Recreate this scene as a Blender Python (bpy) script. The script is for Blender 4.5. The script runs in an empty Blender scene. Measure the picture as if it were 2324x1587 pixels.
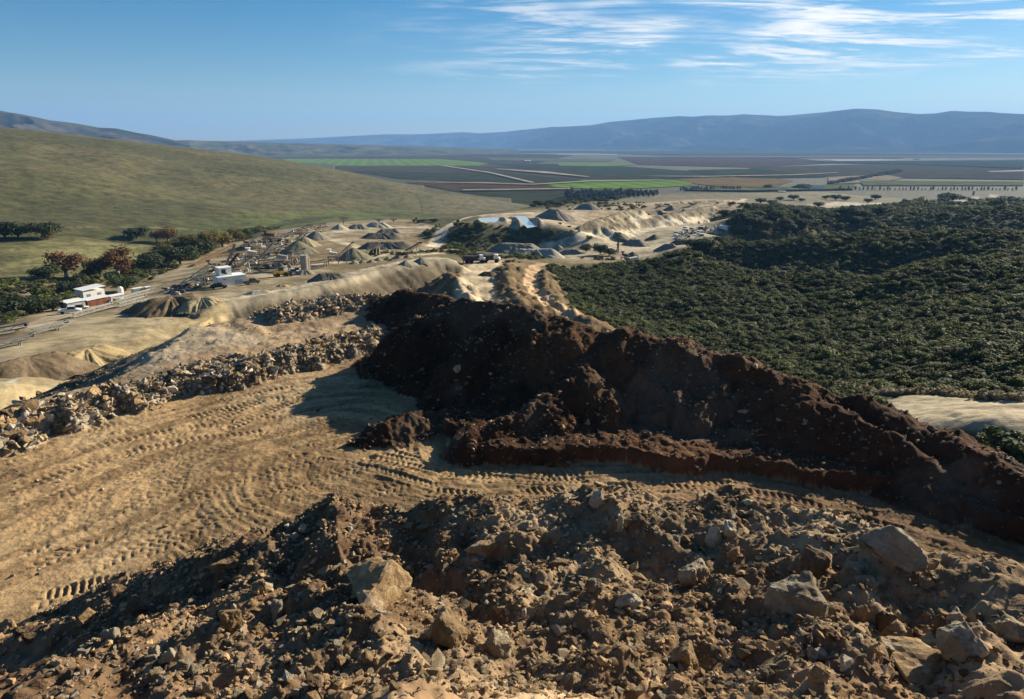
import bpy, bmesh, math, random
import numpy as np
from mathutils import Vector, Matrix
R = math.radians
random.seed(7)
rng = np.random.default_rng(11)
scene = bpy.context.scene
COL = scene.collection

# ------------------------------------------------------------------ camera, sky, sun, exposure
PITCH = R(16.6); FP = 1550.0; CX, CY = 1129.0, 787.0; CAMZ = 100.0
cam_d = bpy.data.cameras.new('camera'); cam = bpy.data.objects.new('camera', cam_d); COL.objects.link(cam)
cam.location = (0, 0, CAMZ); cam.rotation_euler = (R(90) - PITCH, 0, 0)
cam_d.sensor_width = 36; cam_d.lens = FP / 2324 * 36
cam_d.shift_x = 33 / 2324; cam_d.shift_y = -6.5 / 2324
cam_d.clip_start = 0.1; cam_d.clip_end = 60000
scene.camera = cam

SUN_EL, SUN_AZ = R(22.5), R(52.0)       # azimuth from +Y (view direction) towards +X
SKY_STRENGTH = 0.05
scene.view_settings.view_transform = 'Standard'; scene.view_settings.look = 'None'
scene.view_settings.gamma = 1.0; scene.view_settings.use_curve_mapping = False
scene.view_settings.exposure = 1.22
sd = bpy.data.lights.new('sun', 'SUN'); so = bpy.data.objects.new('sun', sd); COL.objects.link(so)
sd.energy = 5.0; sd.angle = R(0.5); sd.color = (1.0, 0.89, 0.70)
sdir = Vector((math.sin(SUN_AZ) * math.cos(SUN_EL), math.cos(SUN_AZ) * math.cos(SUN_EL), math.sin(SUN_EL)))
so.rotation_euler = sdir.to_track_quat('Z', 'Y').to_euler()
so.location = (200, 100, 300)

world = bpy.data.worlds.new('World'); scene.world = world; world.use_nodes = True

class NT:
    """small helper round a node tree"""
    def __init__(self, tree):
        self.t = tree; self.n = tree.nodes; self.l = tree.links
    def new(self, kind, **kw):
        nd = self.n.new(kind)
        for k, v in kw.items():
            if k == 'inp':
                for a, b in v.items():
                    if hasattr(b, 'is_output'):
                        self.l.new(b, nd.inputs[a])
                    else:
                        nd.inputs[a].default_value = b
            else:
                setattr(nd, k, v)
        return nd
    def math(self, op, a, b=None, c=None, clamp=False):
        nd = self.n.new('ShaderNodeMath'); nd.operation = op; nd.use_clamp = clamp
        for i, v in enumerate((a, b, c)):
            if v is None: continue
            if hasattr(v, 'is_output'): self.l.new(v, nd.inputs[i])
            else: nd.inputs[i].default_value = v
        return nd.outputs[0]
    def mix(self, f, a, b, blend='MIX'):
        nd = self.n.new('ShaderNodeMix'); nd.data_type = 'RGBA'; nd.blend_type = blend
        for i, v in ((0, f), (6, a), (7, b)):
            if hasattr(v, 'is_output'): self.l.new(v, nd.inputs[i])
            else: nd.inputs[i].default_value = v if i == 0 else (v[0], v[1], v[2], 1)
        return nd.outputs[2]
    def maprange(self, v, a, b, c=0.0, d=1.0, smooth=False):
        nd = self.n.new('ShaderNodeMapRange'); nd.clamp = True
        if smooth: nd.interpolation_type = 'SMOOTHSTEP'
        self.l.new(v, nd.inputs[0])
        for i, x in enumerate((a, b, c, d)):
            nd.inputs[i + 1].default_value = x
        return nd.outputs[0]
    def noise(self, vec, scale, detail=4, rough=0.55, out=0, dist=0.0, dim='3D'):
        nd = self.n.new('ShaderNodeTexNoise'); nd.noise_dimensions = dim
        if vec is not None: self.l.new(vec, nd.inputs['Vector'])
        nd.inputs['Scale'].default_value = scale; nd.inputs['Detail'].default_value = detail
        nd.inputs['Roughness'].default_value = rough; nd.inputs['Distortion'].default_value = dist
        return nd.outputs[out]

def build_world():
    w = NT(world.node_tree); w.n.clear()
    out = w.new('ShaderNodeOutputWorld'); bg = w.new('ShaderNodeBackground')
    sky = w.new('ShaderNodeTexSky'); sky.sky_type = 'NISHITA'; sky.sun_disc = False
    sky.sun_elevation = SUN_EL; sky.sun_rotation = SUN_AZ
    sky.altitude = 300; sky.air_density = 1.0; sky.dust_density = 0.12; sky.ozone_density = 3.0
    tc = w.new('ShaderNodeTexCoord')
    sep = w.new('ShaderNodeSeparateXYZ', inp={0: tc.outputs['Generated']})
    z = w.math('MAXIMUM', sep.outputs[2], 0.02)
    zz = w.math('ADD', z, 0.06)
    px = w.math('DIVIDE', sep.outputs[0], zz); py = w.math('DIVIDE', sep.outputs[1], zz)
    plane = w.new('ShaderNodeCombineXYZ', inp={0: px, 1: py, 2: 0.0}).outputs[0]
    # cirrus: long streaks on the cloud plane, only where a broad patch noise lets them be
    mp = w.new('ShaderNodeMapping', inp={0: plane}); mp.inputs['Rotation'].default_value = (0, 0, R(-30)); mp.inputs['Scale'].default_value = (0.42, 1.15, 1)
    mp.inputs['Location'].default_value = (3.1, 1.7, 0)
    streak = w.noise(mp.outputs[0], 1.15, 10, 0.64, dist=1.5)
    mp3 = w.new('ShaderNodeMapping', inp={0: plane}); mp3.inputs['Rotation'].default_value = (0, 0, R(20)); mp3.inputs['Scale'].default_value = (0.8, 2.2, 1)
    fine = w.noise(mp3.outputs[0], 2.6, 9, 0.68, dist=1.0)
    # broad field of cirrus lies to the sun side
    az = w.math('ARCTAN2', sep.outputs[0], sep.outputs[1])
    el = sep.outputs[2]
    side = w.maprange(az, R(-14), R(16), 0, 1, True)
    side2 = w.maprange(az, R(75), R(110), 1, 0, True)
    low = w.maprange(el, 0.06, 0.105, 0, 1, True)
    field = w.math('MULTIPLY', w.math('MULTIPLY', side, side2), low)
    d = w.math('ADD', w.math('MULTIPLY', streak, 0.68), w.math('MULTIPLY', fine, 0.36))
    dens = w.maprange(d, 0.465, 0.63, 0, 0.95, True)
    dens = w.math('MULTIPLY', dens, field)
    wide = w.maprange(w.noise(plane, 0.55, 3, 0.5), 0.38, 0.52, 0.0, 1, True)
    dens = w.math('MULTIPLY', dens, wide, clamp=True)
    hs = w.new('ShaderNodeHueSaturation', inp={'Color': sky.outputs[0]}); hs.inputs['Saturation'].default_value = 1.50; hs.inputs['Value'].default_value = 0.80
    bright = w.mix(1.0, sky.outputs[0], (1.0, 1.0, 1.0), 'MIX')
    cl = w.new('ShaderNodeMix'); cl.data_type = 'RGBA'; cl.blend_type = 'MIX'
    w.l.new(dens, cl.inputs[0]); w.l.new(hs.outputs[0], cl.inputs[6]); cl.inputs[7].default_value = (11.0, 10.4, 9.4, 1)
    w.l.new(cl.outputs[2], bg.inputs[0]); bg.inputs[1].default_value = SKY_STRENGTH
    w.l.new(bg.outputs[0], out.inputs[0])
build_world()

# ------------------------------------------------------------------ rays through the photograph
def ray(x, y):
    cx = (np.asarray(x, float) - CX) / FP; cy = (CY - np.asarray(y, float)) / FP
    c, s = math.cos(PITCH), math.sin(PITCH)
    return cx, c + cy * s, -s + cy * c
def D(x, y, r):
    """(azimuth, range, height) of the point a ray meets at horizontal range r"""
    dx, dy, dz = ray(x, y); h = math.hypot(dx, dy)
    return math.atan2(dx, dy), r, CAMZ + r * dz / h
def P(x, y, z):
    """plan position where a ray meets height z"""
    dx, dy, dz = ray(x, y); t = (z - CAMZ) / dz
    return (dx * t, dy * t)

# ------------------------------------------------------------------ noise
def _hash(ix, iy, seed):
    h = (ix.astype(np.int64) * 374761393 + iy.astype(np.int64) * 668265263 + seed * 1442695041) & 0xffffffff
    h = ((h ^ (h >> 13)) * 1274126177) & 0xffffffff
    h = h ^ (h >> 16)
    return (h & 0xffff).astype(np.float32) / 65535.0
def vnoise(x, y, seed=0):
    x0 = np.floor(x); y0 = np.floor(y); fx = (x - x0).astype(np.float32); fy = (y - y0).astype(np.float32)
    fx = fx * fx * fx * (fx * (fx * 6 - 15) + 10); fy = fy * fy * fy * (fy * (fy * 6 - 15) + 10)
    a = _hash(x0, y0, seed); b = _hash(x0 + 1, y0, seed); c = _hash(x0, y0 + 1, seed); d = _hash(x0 + 1, y0 + 1, seed)
    return (a + (b - a) * fx) * (1 - fy) + (c + (d - c) * fx) * fy
def fbm(x, y, octaves=4, seed=0, gain=0.5):
    s = 0.0; amp = 1.0; tot = 0.0
    for o in range(octaves):
        cs, sn = math.cos(o * 1.1 + seed), math.sin(o * 1.1 + seed)
        s = s + amp * vnoise((x * cs - y * sn) * 2 ** o + 17.3 * o, (x * sn + y * cs) * 2 ** o - 9.1 * o, seed + o)
        tot += amp; amp *= gain
    return s / tot
def cells(x, y, seed=0):
    """distance to nearest scattered point (rounded lumps)"""
    x0 = np.floor(x); y0 = np.floor(y); best = np.full(np.shape(x), 9.0, np.float32)
    for i in (-1, 0, 1):
        for j in (-1, 0, 1):
            px = x0 + i + _hash(x0 + i, y0 + j, seed); py = y0 + j + _hash(x0 + i, y0 + j, seed + 57)
            best = np.minimum(best, (px - x) ** 2 + (py - y) ** 2)
    return np.sqrt(best)
def sstep(v, a, b):
    t = np.clip((v - a) / (b - a), 0, 1); return t * t * (3 - 2 * t)

# ------------------------------------------------------------------ geometry helpers in plan
def seg_dist(X, Y, pts, vals=None):
    """distance to a polyline, the interpolated value at the nearest point, the arc length there and the side"""
    best = np.full(X.shape, 1e9); val = np.zeros(X.shape); arc = np.zeros(X.shape); side = np.zeros(X.shape)
    s0 = 0.0
    for i in range(len(pts) - 1):
        ax, ay = pts[i][:2]; bx, by = pts[i + 1][:2]; L = math.hypot(bx - ax, by - ay) + 1e-9
        t = np.clip(((X - ax) * (bx - ax) + (Y - ay) * (by - ay)) / L ** 2, 0, 1)
        d = np.hypot(X - ax - t * (bx - ax), Y - ay - t * (by - ay)); m = d < best
        best = np.where(m, d, best)
        if vals is not None: val = np.where(m, vals[i] + t * (vals[i + 1] - vals[i]), val)
        arc = np.where(m, s0 + t * L, arc)
        side = np.where(m, np.sign((bx - ax) * (Y - ay) - (by - ay) * (X - ax)), side); s0 += L
    return best, val, arc, side
def inside(X, Y, poly):
    r = np.zeros(X.shape, bool); n = len(poly)
    for i in range(n):
        ax, ay = poly[i][:2]; bx, by = poly[(i + 1) % n][:2]
        if ay == by: continue
        c = ((ay > Y) != (by > Y)) & (X < (bx - ax) * (Y - ay) / (by - ay) + ax)
        r ^= c
    return r
def poly_sd(X, Y, poly):
    """signed distance to polygon, negative inside"""
    d = seg_dist(X, Y, list(poly) + [poly[0]])[0]
    return np.where(inside(X, Y, poly), -d, d)

# ------------------------------------------------------------------ the lie of the land: range-tagged sight lines
N = []
def nd(*rows):
    for x, y, r in rows: N.append(D(x, y, r))
def na(*rows):
    for a, r, z in rows: N.append((R(a), r, z))
# left grassy hill
nd((0,288,1500),(150,305,1550),(350,329,1550),(600,357,1500),(800,392,1400),(1000,432,1250),(1100,452,1180),(1185,467,1130),
   (0,350,1050),(0,430,760),(0,500,600),(0,530,535),(200,345,1150),(300,400,1000),(300,480,680),(300,530,565),(600,430,1000),(600,490,720),
   (600,520,640),(850,450,1000),(850,495,800),(1000,480,900),(1000,497,800),(1120,480,950),(150,390,900),(450,380,1150),(450,450,850))
na((-36,2500,100),(-20,2500,15),(-14,1900,0),(-25,4500,0),(-36,4500,40),(-50,1500,160),(-50,700,60),(-65,700,80),(-50,3000,110),(-65,3000,120),(-70,1500,170))
nd((0,544,480),(200,543,470),(350,556,430),(0,600,380),(200,600,370),(0,640,315),(250,632,320),(350,600,360))
na((-36,512,33),(-30,502,33),(-26,470,33.5))
# creek belt
nd((0,700,262),(100,660,295),(330,590,385),(450,560,440),(550,530,540),(750,505,600),(870,500,640))
# lower yard, plant
nd((0,760,190),(0,730,220),(0,820,150),(0,880,122),(180,800,154),(100,870,125),(180,690,248),(300,670,265),(400,720,190),(430,640,270),
   (530,645,250),(640,600,295),(690,614,280),(600,540,430),(700,520,480),(850,545,400),(850,508,530),(950,516,500),(980,560,375),(1040,566,370))
na((-20,110,50),(-15,120,48),(-8,130,50),(-25,110,52),(-35,90,56),(-50,100,56),(-50,200,48),(-65,200,48),(-50,400,44))
# settling-pond terrace and its bushy front
nd((1061,507,420),(1165,513,420),(1229,518,415),(1294,529,405),(1035,562,395),(1113,560,395),(1242,554,405),(1345,539,430),
   (1113,499,462),(1200,498,465),(1160,485,520),(1010,522,440),(1250,485,520),(1190,475,650),(1230,466,800))
# far workings
nd((1350,500,520),(1345,480,560),(1450,500,545),(1420,470,620),(1600,460,625),(1600,497,555),(1690,466,600),(1550,515,480),(1400,550,410),
   (1500,560,390),(1600,530,450),(1650,505,520),(1700,480,650),(1350,457,880),(1500,441,1100),(1700,440,1100),(1850,436,1350))
# middle cuttings
nd((1080,620,240),(1085,680,190),(1216,597,290),(1206,626,250),(1203,647,225),(1229,678,195),(1294,719,165),(1120,590,300),(1300,600,300))
# scrub hills
nd((1300,640,250),(1400,700,210),(1500,740,190),(1400,620,285),(1560,575,290),(1480,590,290),(1600,680,215),(1700,800,150),(1900,850,120),
   (1739,598,335),(1800,650,285),(1860,700,228),(2000,690,198),(2000,640,222),(1930,660,215),(1600,562,350),(1680,566,350),(1800,680,225),(1850,620,270),(2000,528,352),(1800,545,352),(2258,525,342),(1985,611,302),
   (2258,586,288),(2258,594,236),(2100,600,238),(2143,695,185),(2258,690,180),(2258,800,120),(2258,900,88),(2050,720,175),
   (1914,490,585),(2258,481,585),(1800,500,520),(2000,520,430),(1700,515,480),(1650,540,420),(2000,462,950),(2258,455,1000),(1800,458,950))
nd((2100,945,68),(2258,955,64),(2258,925,72))
na((45,100,70),(45,300,60),(45,700,45),(60,100,80),(60,500,70),(60,1200,40),(70,60,85),(70,2500,30))
na((10,75,58),(20,60,62),(0,90,56),(30,52,68),(0,5,60),(-30,30,60),(30,20,65),(-60,60,60),(60,30,75))
# the valley floor
na((3,1190,0),(5.5,1220,0),(8,1260,0),(16,335,43),(18,330,42),(28,410,42),(34,400,43),(22,398,41),(33,290,46),(30,285,46),(25,500,33),(32,500,34),(28,545,31),(20,470,36))
for a in (-12, -4, 4, 12, 20, 28, 36, 48, 60):
    for r in (1400, 1700, 2300, 3500, 6000, 12000, 20000):
        if a < -10 and r < 2000: continue
        na((a, r, 0))
for a in (-24, -40, -55, -70):
    for r in (6500, 12000, 20000): na((a, r, 0))
N = np.array(N)
def solve_rbf(pts):
    u, v, z = pts[:, 0], np.log(pts[:, 1]), pts[:, 2]
    k = np.sqrt((u[:, None] - u[None]) ** 2 + (v[:, None] - v[None]) ** 2 + 0.03 ** 2)
    n = len(u); A = np.zeros((n + 3, n + 3)); A[:n, :n] = k + np.eye(n) * 1e-4
    A[:n, n] = 1; A[:n, n + 1] = u; A[:n, n + 2] = v; A[n:, :n] = A[:n, n:].T
    w = np.linalg.solve(A, np.concatenate([z, [0, 0, 0]])); return u, v, w
_RU, _RV, _RW = solve_rbf(N)
# evaluate once on a regular (azimuth, log range) lattice, then look up
LU = np.linspace(R(-74), R(74), 420); LV = np.linspace(math.log(1.2), math.log(21000), 760)
def _lattice():
    out = np.zeros((len(LV), len(LU)))
    for i, v in enumerate(LV):
        k = np.sqrt((LU[:, None] - _RU[None]) ** 2 + (v - _RV[None]) ** 2 + 0.03 ** 2)
        n = len(_RU); out[i] = k @ _RW[:n] + _RW[n] + _RW[n + 1] * LU + _RW[n + 2] * v
    return out
LZ = _lattice()
def bil(grid, us, vs, U, V):
    fu = np.clip((U - us[0]) / (us[1] - us[0]), 0, len(us) - 1.001); fv = np.clip((V - vs[0]) / (vs[1] - vs[0]), 0, len(vs) - 1.001)
    iu = fu.astype(int); iv = fv.astype(int); a = fu - iu; b = fv - iv
    return (grid[iv, iu] * (1 - a) + grid[iv, iu + 1] * a) * (1 - b) + (grid[iv + 1, iu] * (1 - a) + grid[iv + 1, iu + 1] * a) * b

# ------------------------------------------------------------------ made ground: pad, ridge, ledge, embankment
PZ = 84.0
def Pm(rows, z=None):
    return [P(r[0], r[1], z if z is not None else r[2]) for r in rows]
# (x, y crest, y base) -> crest position and height of the dark earth ridge above the pad
_rc = []
for x, yc, yb in ((1010,688,900),(1060,681,925),(1110,688,940),(1150,694,955),(1190,702,965),(1240,722,975),(1300,733,985),(1360,742,990),(1440,752,1000),(1500,770,1008),
                  (1560,772,1012),(1620,795,1018),(1680,806,1025),(1740,842,1030),(1800,862,1040),(1870,876,1045),(1940,905,1055),(2010,928,1070),(2080,962,1085),
                  (2150,982,1110),(2210,1012,1130),(2258,1040,1150),(2400,1105,1210),(2600,1190,1290)):
    def dep(px, py):
        dx, dy, dz = ray(px, py); return -dz / math.hypot(dx, dy)
    tc, tb = dep(x, yc), dep(x, yb); H = CAMZ - PZ
    h = (H / tc - H / tb) / (1.42 + 1 / tc); h = max(h, 0.8)
    _rc.append((*P(x, yc, PZ + h), PZ + h))
RIDGE = _rc
MOUND = [(*P(870, 676, 84.4), 84.4), (*P(915, 659, 86.0), 86.0), (*P(985, 664, 86.6), 86.6), (*P(1040, 682, 87.4), 87.4)]
PAD = Pm([(-500,1110),(-200,1015),(0,945),(120,905),(250,872),(318,835),(368,795),(428,750),(498,731),(621,708),(750,692),(870,677)], 83.6)
PAD = [(-90.0, 6.0)] + PAD + [(p[0], p[1]) for p in MOUND[1:3]] + [(p[0], p[1]) for p in RIDGE] + [(80.0, 4.0), (0.0, -60.0)]
LEDGE = Pm([(1015,986),(1060,992),(1110,1002),(1200,1016),(1300,1017),(1400,1013),(1560,1016),(1700,1018),(1900,1034),(2100,1068),(2258,1118),(2500,1200)], 85.1) + [(p[0], p[1]) for p in RIDGE[::-1] if p[1] > 5][:-1]
SPUR = [(*P(1290, 760, 87.6), 87.6), (*P(1325, 800, 87.4), 87.4), (*P(1325, 850, 86.9), 86.9), (*P(1240, 900, 86.2), 86.2), (*P(1150, 950, 85.5), 85.5), (*P(1070, 985, 85.1), 85.1)]
SPUR2 = [(*P(1700, 815, 87.3), 87.3), (*P(1780, 870, 86.8), 86.8), (*P(1900, 930, 86.2), 86.2), (*P(2040, 985, 85.7), 85.7), (*P(2110, 1040, 85.2), 85.2)]
HEAP = [(*P(830, 990, 84.4), 84.4), (*P(880, 958, 84.9), 84.9), (*P(950, 935, 85.0), 85.0), (*P(985, 938, 84.6), 84.6)]
WINDROW = [(*P(-300,1035, 85.3), 85.3), (*P(-60,965, 85.4), 85.4), (*P(90, 926, 85.2), 85.2), (*P(200, 905, 85.1), 85.1), (*P(318, 868, 85.0), 85.0), (*P(430, 838, 85.1), 85.1), (*P(520, 822, 85.2), 85.2),
           (*P(620, 805, 85.0), 85.0), (*P(700, 788, 84.9), 84.9), (*P(790, 766, 84.8), 84.8), (*P(845, 748, 84.6), 84.6)]
LIPROW = [(*P(620, 704, 84.2), 84.2), (*P(655, 690, 84.8), 84.8), (*P(720, 684, 84.6), 84.6), (*P(765, 676, 84.7), 84.7), (*P(865, 672, 84.3), 84.3)]
EMB = [(*P(455, 716, 57.5), 57.5), (*P(500, 690, 59), 59), (*P(569, 679, 59), 59), (*P(650, 665, 59), 59), (*P(724, 649, 59), 59), (*P(797, 631, 59), 59), (*P(828, 621, 59), 59),
       (*P(905, 603, 59.5), 59.5), (*P(983, 588, 60), 60), (*P(1015, 589, 59.5), 59.5), (*P(1040, 598, 58), 58)]
PIT = [(p[0], p[1]) for p in EMB[1:]] + [P(1020, 660, 60), P(980, 672, 60), P(870, 682, 60), P(740, 700, 60), P(620, 720, 60), P(500, 745, 60), P(455, 740, 57)]
BANKS = [([(*P(985, 640, 57), 57), (*P(1018, 618, 59), 59), (*P(1040, 634, 60.5), 60.5), (*P(1055, 668, 62), 62)], 0.6),
         ([(*P(1160, 600, 56), 56), (*P(1150, 622, 58), 58), (*P(1160, 650, 60), 60), (*P(1185, 682, 63), 63)], 0.5),
         ([(*P(1235, 612, 54), 54), (*P(1238, 650, 57), 57), (*P(1262, 685, 59), 59), (*P(1330, 722, 61.5), 61.5)], 0.55),
         ([(*P(1425, 503, 49), 49), (*P(1510, 488, 51), 51), (*P(1600, 471, 51.5), 51.5), (*P(1692, 461, 51), 51)], 0.52),
         ([(*P(1318, 510, 53), 53), (*P(1350, 500, 54.5), 54.5), (*P(1400, 486, 54), 54), (*P(1440, 474, 53), 53)], 0.5),
         ([(*P(1500, 462, 50), 50), (*P(1580, 455, 50), 50), (*P(1660, 453, 49), 49)], 0.45)]
# crest of the foreground bank: azimuth -> range, height
_fx = []
for x, y, z in ((-500,1520,87.0),(-150,1475,87.6),(0,1425,88.3),(120,1380,88.9),(200,1345,89.3),(330,1290,90.1),(420,1250,90.8),(520,1215,91.4),(610,1190,91.9),(690,1155,92.3),(760,1128,92.9),(850,1148,92.8),(930,1150,93.0),(1000,1135,93.4),(1120,1128,93.6),
                (1250,1130,93.7),(1350,1112,93.8),(1480,1122,93.7),(1560,1140,93.6),(1640,1106,93.9),(1720,1124,94.0),(1800,1150,94.0),(1900,1178,94.1),(2000,1215,94.2),(2100,1262,94.1),(2180,1282,94.3),(2258,1275,94.5),(2400,1330,94.6),(2800,1500,95)):
    dx, dy, dz = ray(x, y); px, py = P(x, y, z); _fx.append((math.atan2(dx, dy), math.hypot(px, py), z))
_fx.sort(); _fx = np.array(_fx)
def foreground(U, Rr):
    rc = np.interp(U, _fx[:, 0], _fx[:, 1]); zc = np.interp(U, _fx[:, 0], _fx[:, 2])
    w = sstep(U, R(-22), R(-6))                      # a trough in front of the crest only from the middle rightwards
    zt = zc - 0.02 * w + 0.85 * (1 - w) - 0.1; rt = rc - 2.2
    zb = np.where(U > R(-10), 94.0, 94.0 - (R(-10) - U) * 7.5)
    zb = np.interp(U, [R(-60), R(-36), R(-15), R(0), R(10), R(36), R(60)], [94.2, 94.0, 94.0, 93.8, 93.9, 94.5, 95.0]); rb = np.minimum(rc - 3.6, 7.2)
    t1 = np.clip((Rr - rt) / (rc - rt), 0, 1); t1s = t1 * t1 * (3 - 2 * t1)
    t2 = np.clip((Rr - rb) / (rt - rb), 0, 1); t2s = t2 * t2 * (3 - 2 * t2)
    z_in = np.where(Rr > rt, zt + (zc - zt) * t1s, zb + (zt - zb) * t2s)
    t3 = np.clip((rb - Rr) / (rb - 1.5), 0, 1)
    z_in = np.where(Rr < rb, zb + (98.4 - zb) * t3 ** 1.3, z_in)
    z_out = zc - 0.80 * (Rr - rc)
    k = 0.12
    return np.where(Rr <= rc, z_in, z_out), rc
TAN = math.tan
def ridge_z(X, Y, pts, slope, rough=0.25, freq=0.5, seed=0, along=0.0):
    d, c, s, side = seg_dist(X, Y, pts, [p[2] for p in pts])
    m = d < 60
    out = np.full(X.shape, -99.0)
    if m.any():
        n1 = fbm(s[m] * freq, d[m] * freq * 0.35 + 3, 4, seed) - 0.5
        n2 = fbm(X[m] * freq * 1.4, Y[m] * freq * 1.4, 4, seed + 5) - 0.5
        sl = slope(s[m], side[m]) if callable(slope) else slope
        sharp = np.sqrt(d[m] ** 2 + 0.15) - 0.38
        out[m] = c[m] - sl * sharp + (n1 * 1.6 + n2 * 0.9) * rough * (0.35 + np.clip(d[m] * 0.5, 0, 1)) + n2 * rough * along
    return out, d, s, side

def land(X, Y, fine=True):
    """height and weights of what the ground is made of"""
    Rr = np.hypot(X, Y); U = np.arctan2(X, Y); V = np.log(np.maximum(Rr, 1.3))
    z = bil(LZ, LU, LV, U, V); M = {}
    far = Rr > 55
    # natural relief
    nf = np.zeros(X.shape)
    if far.any():
        a = fbm(X[far] / 90, Y[far] / 90, 5, 3) - 0.5; b = fbm(X[far] / 16, Y[far] / 16, 3, 8) - 0.5
        amp = np.interp(Rr[far], [55, 150, 500, 1100, 1400], [0.6, 1.6, 3.2, 4.5, 0.0])
        left = sstep(-U[far], R(2), R(12))
        nf[far] = a * amp * (1 + 2.0 * left * sstep(Rr[far], 450, 800)) + b * np.interp(Rr[far], [55, 300, 1000], [0.5, 1.0, 0.8]) * (Rr[far] < 1300)
    flat = np.zeros(X.shape)
    for (pl, r0) in FLATS:
        sdm = poly_sd(X, Y, pl); flat = np.maximum(flat, 1 - sstep(sdm, -r0, r0))
    z = z + nf * (1 - 0.93 * flat)
    base = z.copy()
    valley = (Rr > 1380) & (U > R(-6)) | (Rr > 1950) & (U > R(-13)) | (Rr > 5200)
    valley = valley | ((Rr > 1200) & (U > R(1.2)) & (U < R(8)))
    z = np.where(valley, np.minimum(z, 0.0), z); z = np.where(Rr > 1000, np.maximum(z, 0.0), z)
    kind = np.zeros(X.shape, np.int8)
    M['flat'] = flat
    nr_ = (Rr > 70) & (Rr < 300)
    if nr_.any():
        ps = poly_sd(X[nr_], Y[nr_], PIT); z[nr_] = np.where(ps < 0, np.minimum(z[nr_], 44.0 + np.maximum(0, 9 + ps) * 0.9 + (fbm(X[nr_] / 9, Y[nr_] / 9, 4, 19) - .5) * 3), z[nr_])
    # embankment of pale sand
    mid = (Rr > 100) & (Rr < 420)
    ez = np.full(X.shape, -99.0)
    if mid.any():
        xm, ym = X[mid], Y[mid]
        d, c, s, side = seg_dist(xm, ym, EMB, [p[2] for p in EMB])
        gul = (fbm(s / 7.0, d / 40.0, 4, 21) - 0.5) * 3.4 * np.clip(d / 6, 0, 1) + np.abs(fbm(s / 2.2, d / 30, 3, 23) - 0.5) * -2.0 * np.clip(d / 4, 0, 1)
        front = c - 0.60 * d + gul; back = c - 0.5 * np.maximum(d - 9, 0) - 0.08 * d + 0.3 * (fbm(xm / 6, ym / 6, 3, 4) - 0.5)
        e = np.where(side < 0, front, back)
        endm = (s < 0.01) | (s > s.max() - 0.01)
        e = np.where(endm, c - 0.60 * d + gul, e)
        ez[mid] = e
    hit_e = ez > z; z = np.maximum(z, ez); kind[hit_e] = 1
    for i, (pts, sl) in enumerate(BANKS):
        bz, _, _, _ = ridge_z(X, Y, pts, sl, 1.7, 0.24, 31 + i, 0.5)
        hb = bz > z; z = np.maximum(z, bz); kind[hb] = 2
    # plateau carrying the pad
    near = Rr < 260
    pz = np.full(X.shape, -99.0); padtop = np.full(X.shape, 99.0)
    xn, yn = X[near], Y[near]; sdp = poly_sd(xn, yn, PAD)
    nb = fbm(xn / 5.0, yn / 5.0, 4, 41) - 0.5
    edge = np.clip(sdp + nb * 1.2, 0, None)
    top = PZ + nb * 0.35 - 0.4 * sstep(np.hypot(xn, yn), 46, 60) - 0.035 * np.clip(xn - 6, 0, 30)
    broken = sstep(np.hypot(xn, yn), 50, 60) * (fbm(xn / 1.6, yn / 1.6, 4, 45) - 0.5) * 0.55
    pz[near] = top + broken - np.where((xn < -14) & (yn < 75), 0.43, 0.64) * edge + np.where(edge > 0, (fbm(xn / 3, yn / 3, 4, 43) - 0.5) * np.clip(edge, 0, 0.8), 0)
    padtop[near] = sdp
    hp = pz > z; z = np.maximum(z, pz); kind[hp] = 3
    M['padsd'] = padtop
    # rubble rows
    for j, (pts, sl, rg) in enumerate(((WINDROW, 0.5, 0.85), (LIPROW, 0.5, 0.8))):
        wz, wd_, _, _ = ridge_z(X, Y, pts, sl, rg, 0.8, 51 + j, 0.6); wz = wz - 1.6 * np.maximum(wd_ - 2.4, 0)
        hw = wz > z; z = np.maximum(z, wz); kind[hw] = 4
    # ledge below the ridge
    nearm = Rr < 75; lz = np.full(X.shape, -99.0); xn, yn = X[nearm], Y[nearm]
    sdl = poly_sd(xn, yn, LEDGE) + (fbm(xn / 3.4, yn / 3.4, 5, 61) - 0.5) * 3.2
    lz[nearm] = 84.78 - 0.035 * np.clip(xn - 6, 0, 30) + (fbm(xn / 1.2, yn / 1.2, 4, 62) - 0.5) * 0.28 - 2.6 * np.clip(sdl, 0, None)
    hl = (lz > z) & (Y > 20); z = np.where(hl, lz, z); kind[hl] = 5
    # the dark ridge, its spurs, the far mound, the small heap
    rl = 1.0
    for j, (pts, sl, rg, fq) in enumerate(((RIDGE, lambda s, sd_: np.where(sd_ < 0, 0.70, 0.66), 1.0, 0.42), (SPUR, 0.75, 0.75, 0.7), (SPUR2, 0.7, 0.6, 0.6), (MOUND, 0.62, 0.8, 0.4), (HEAP, 0.55, 0.35, 1.5))):
        rz, d, s, side = ridge_z(X, Y, pts, sl, rg, fq, 71 + 3 * j, 0.35)
        hr = rz > z; z = np.maximum(z, rz); kind[hr] = 6
    # foreground bank
    nr = Rr < 34
    fz = np.full(X.shape, -99.0)
    if nr.any():
        un, rn = U[nr], Rr[nr]; xn, yn = X[nr], Y[nr]
        f, rc = foreground(un, rn)
        lum = (fbm(xn / 0.85, yn / 0.85, 4, 81) - 0.5) * 0.85 + (0.5 - cells(xn / 0.42, yn / 0.42, 83)) * 0.10 + (fbm(xn / 2.6, yn / 2.6, 3, 85) - 0.5) * 0.5
        lum *= np.interp(rn, [2, 5, 9], [0.25, 0.8, 1.0]) * np.interp(rn - rc, [-1.2, 0, 1.5], [1, 0.55, 1.0])
        fz[nr] = f + lum
    hf = fz > z; z = np.maximum(z, fz); kind[hf] = 7
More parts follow.
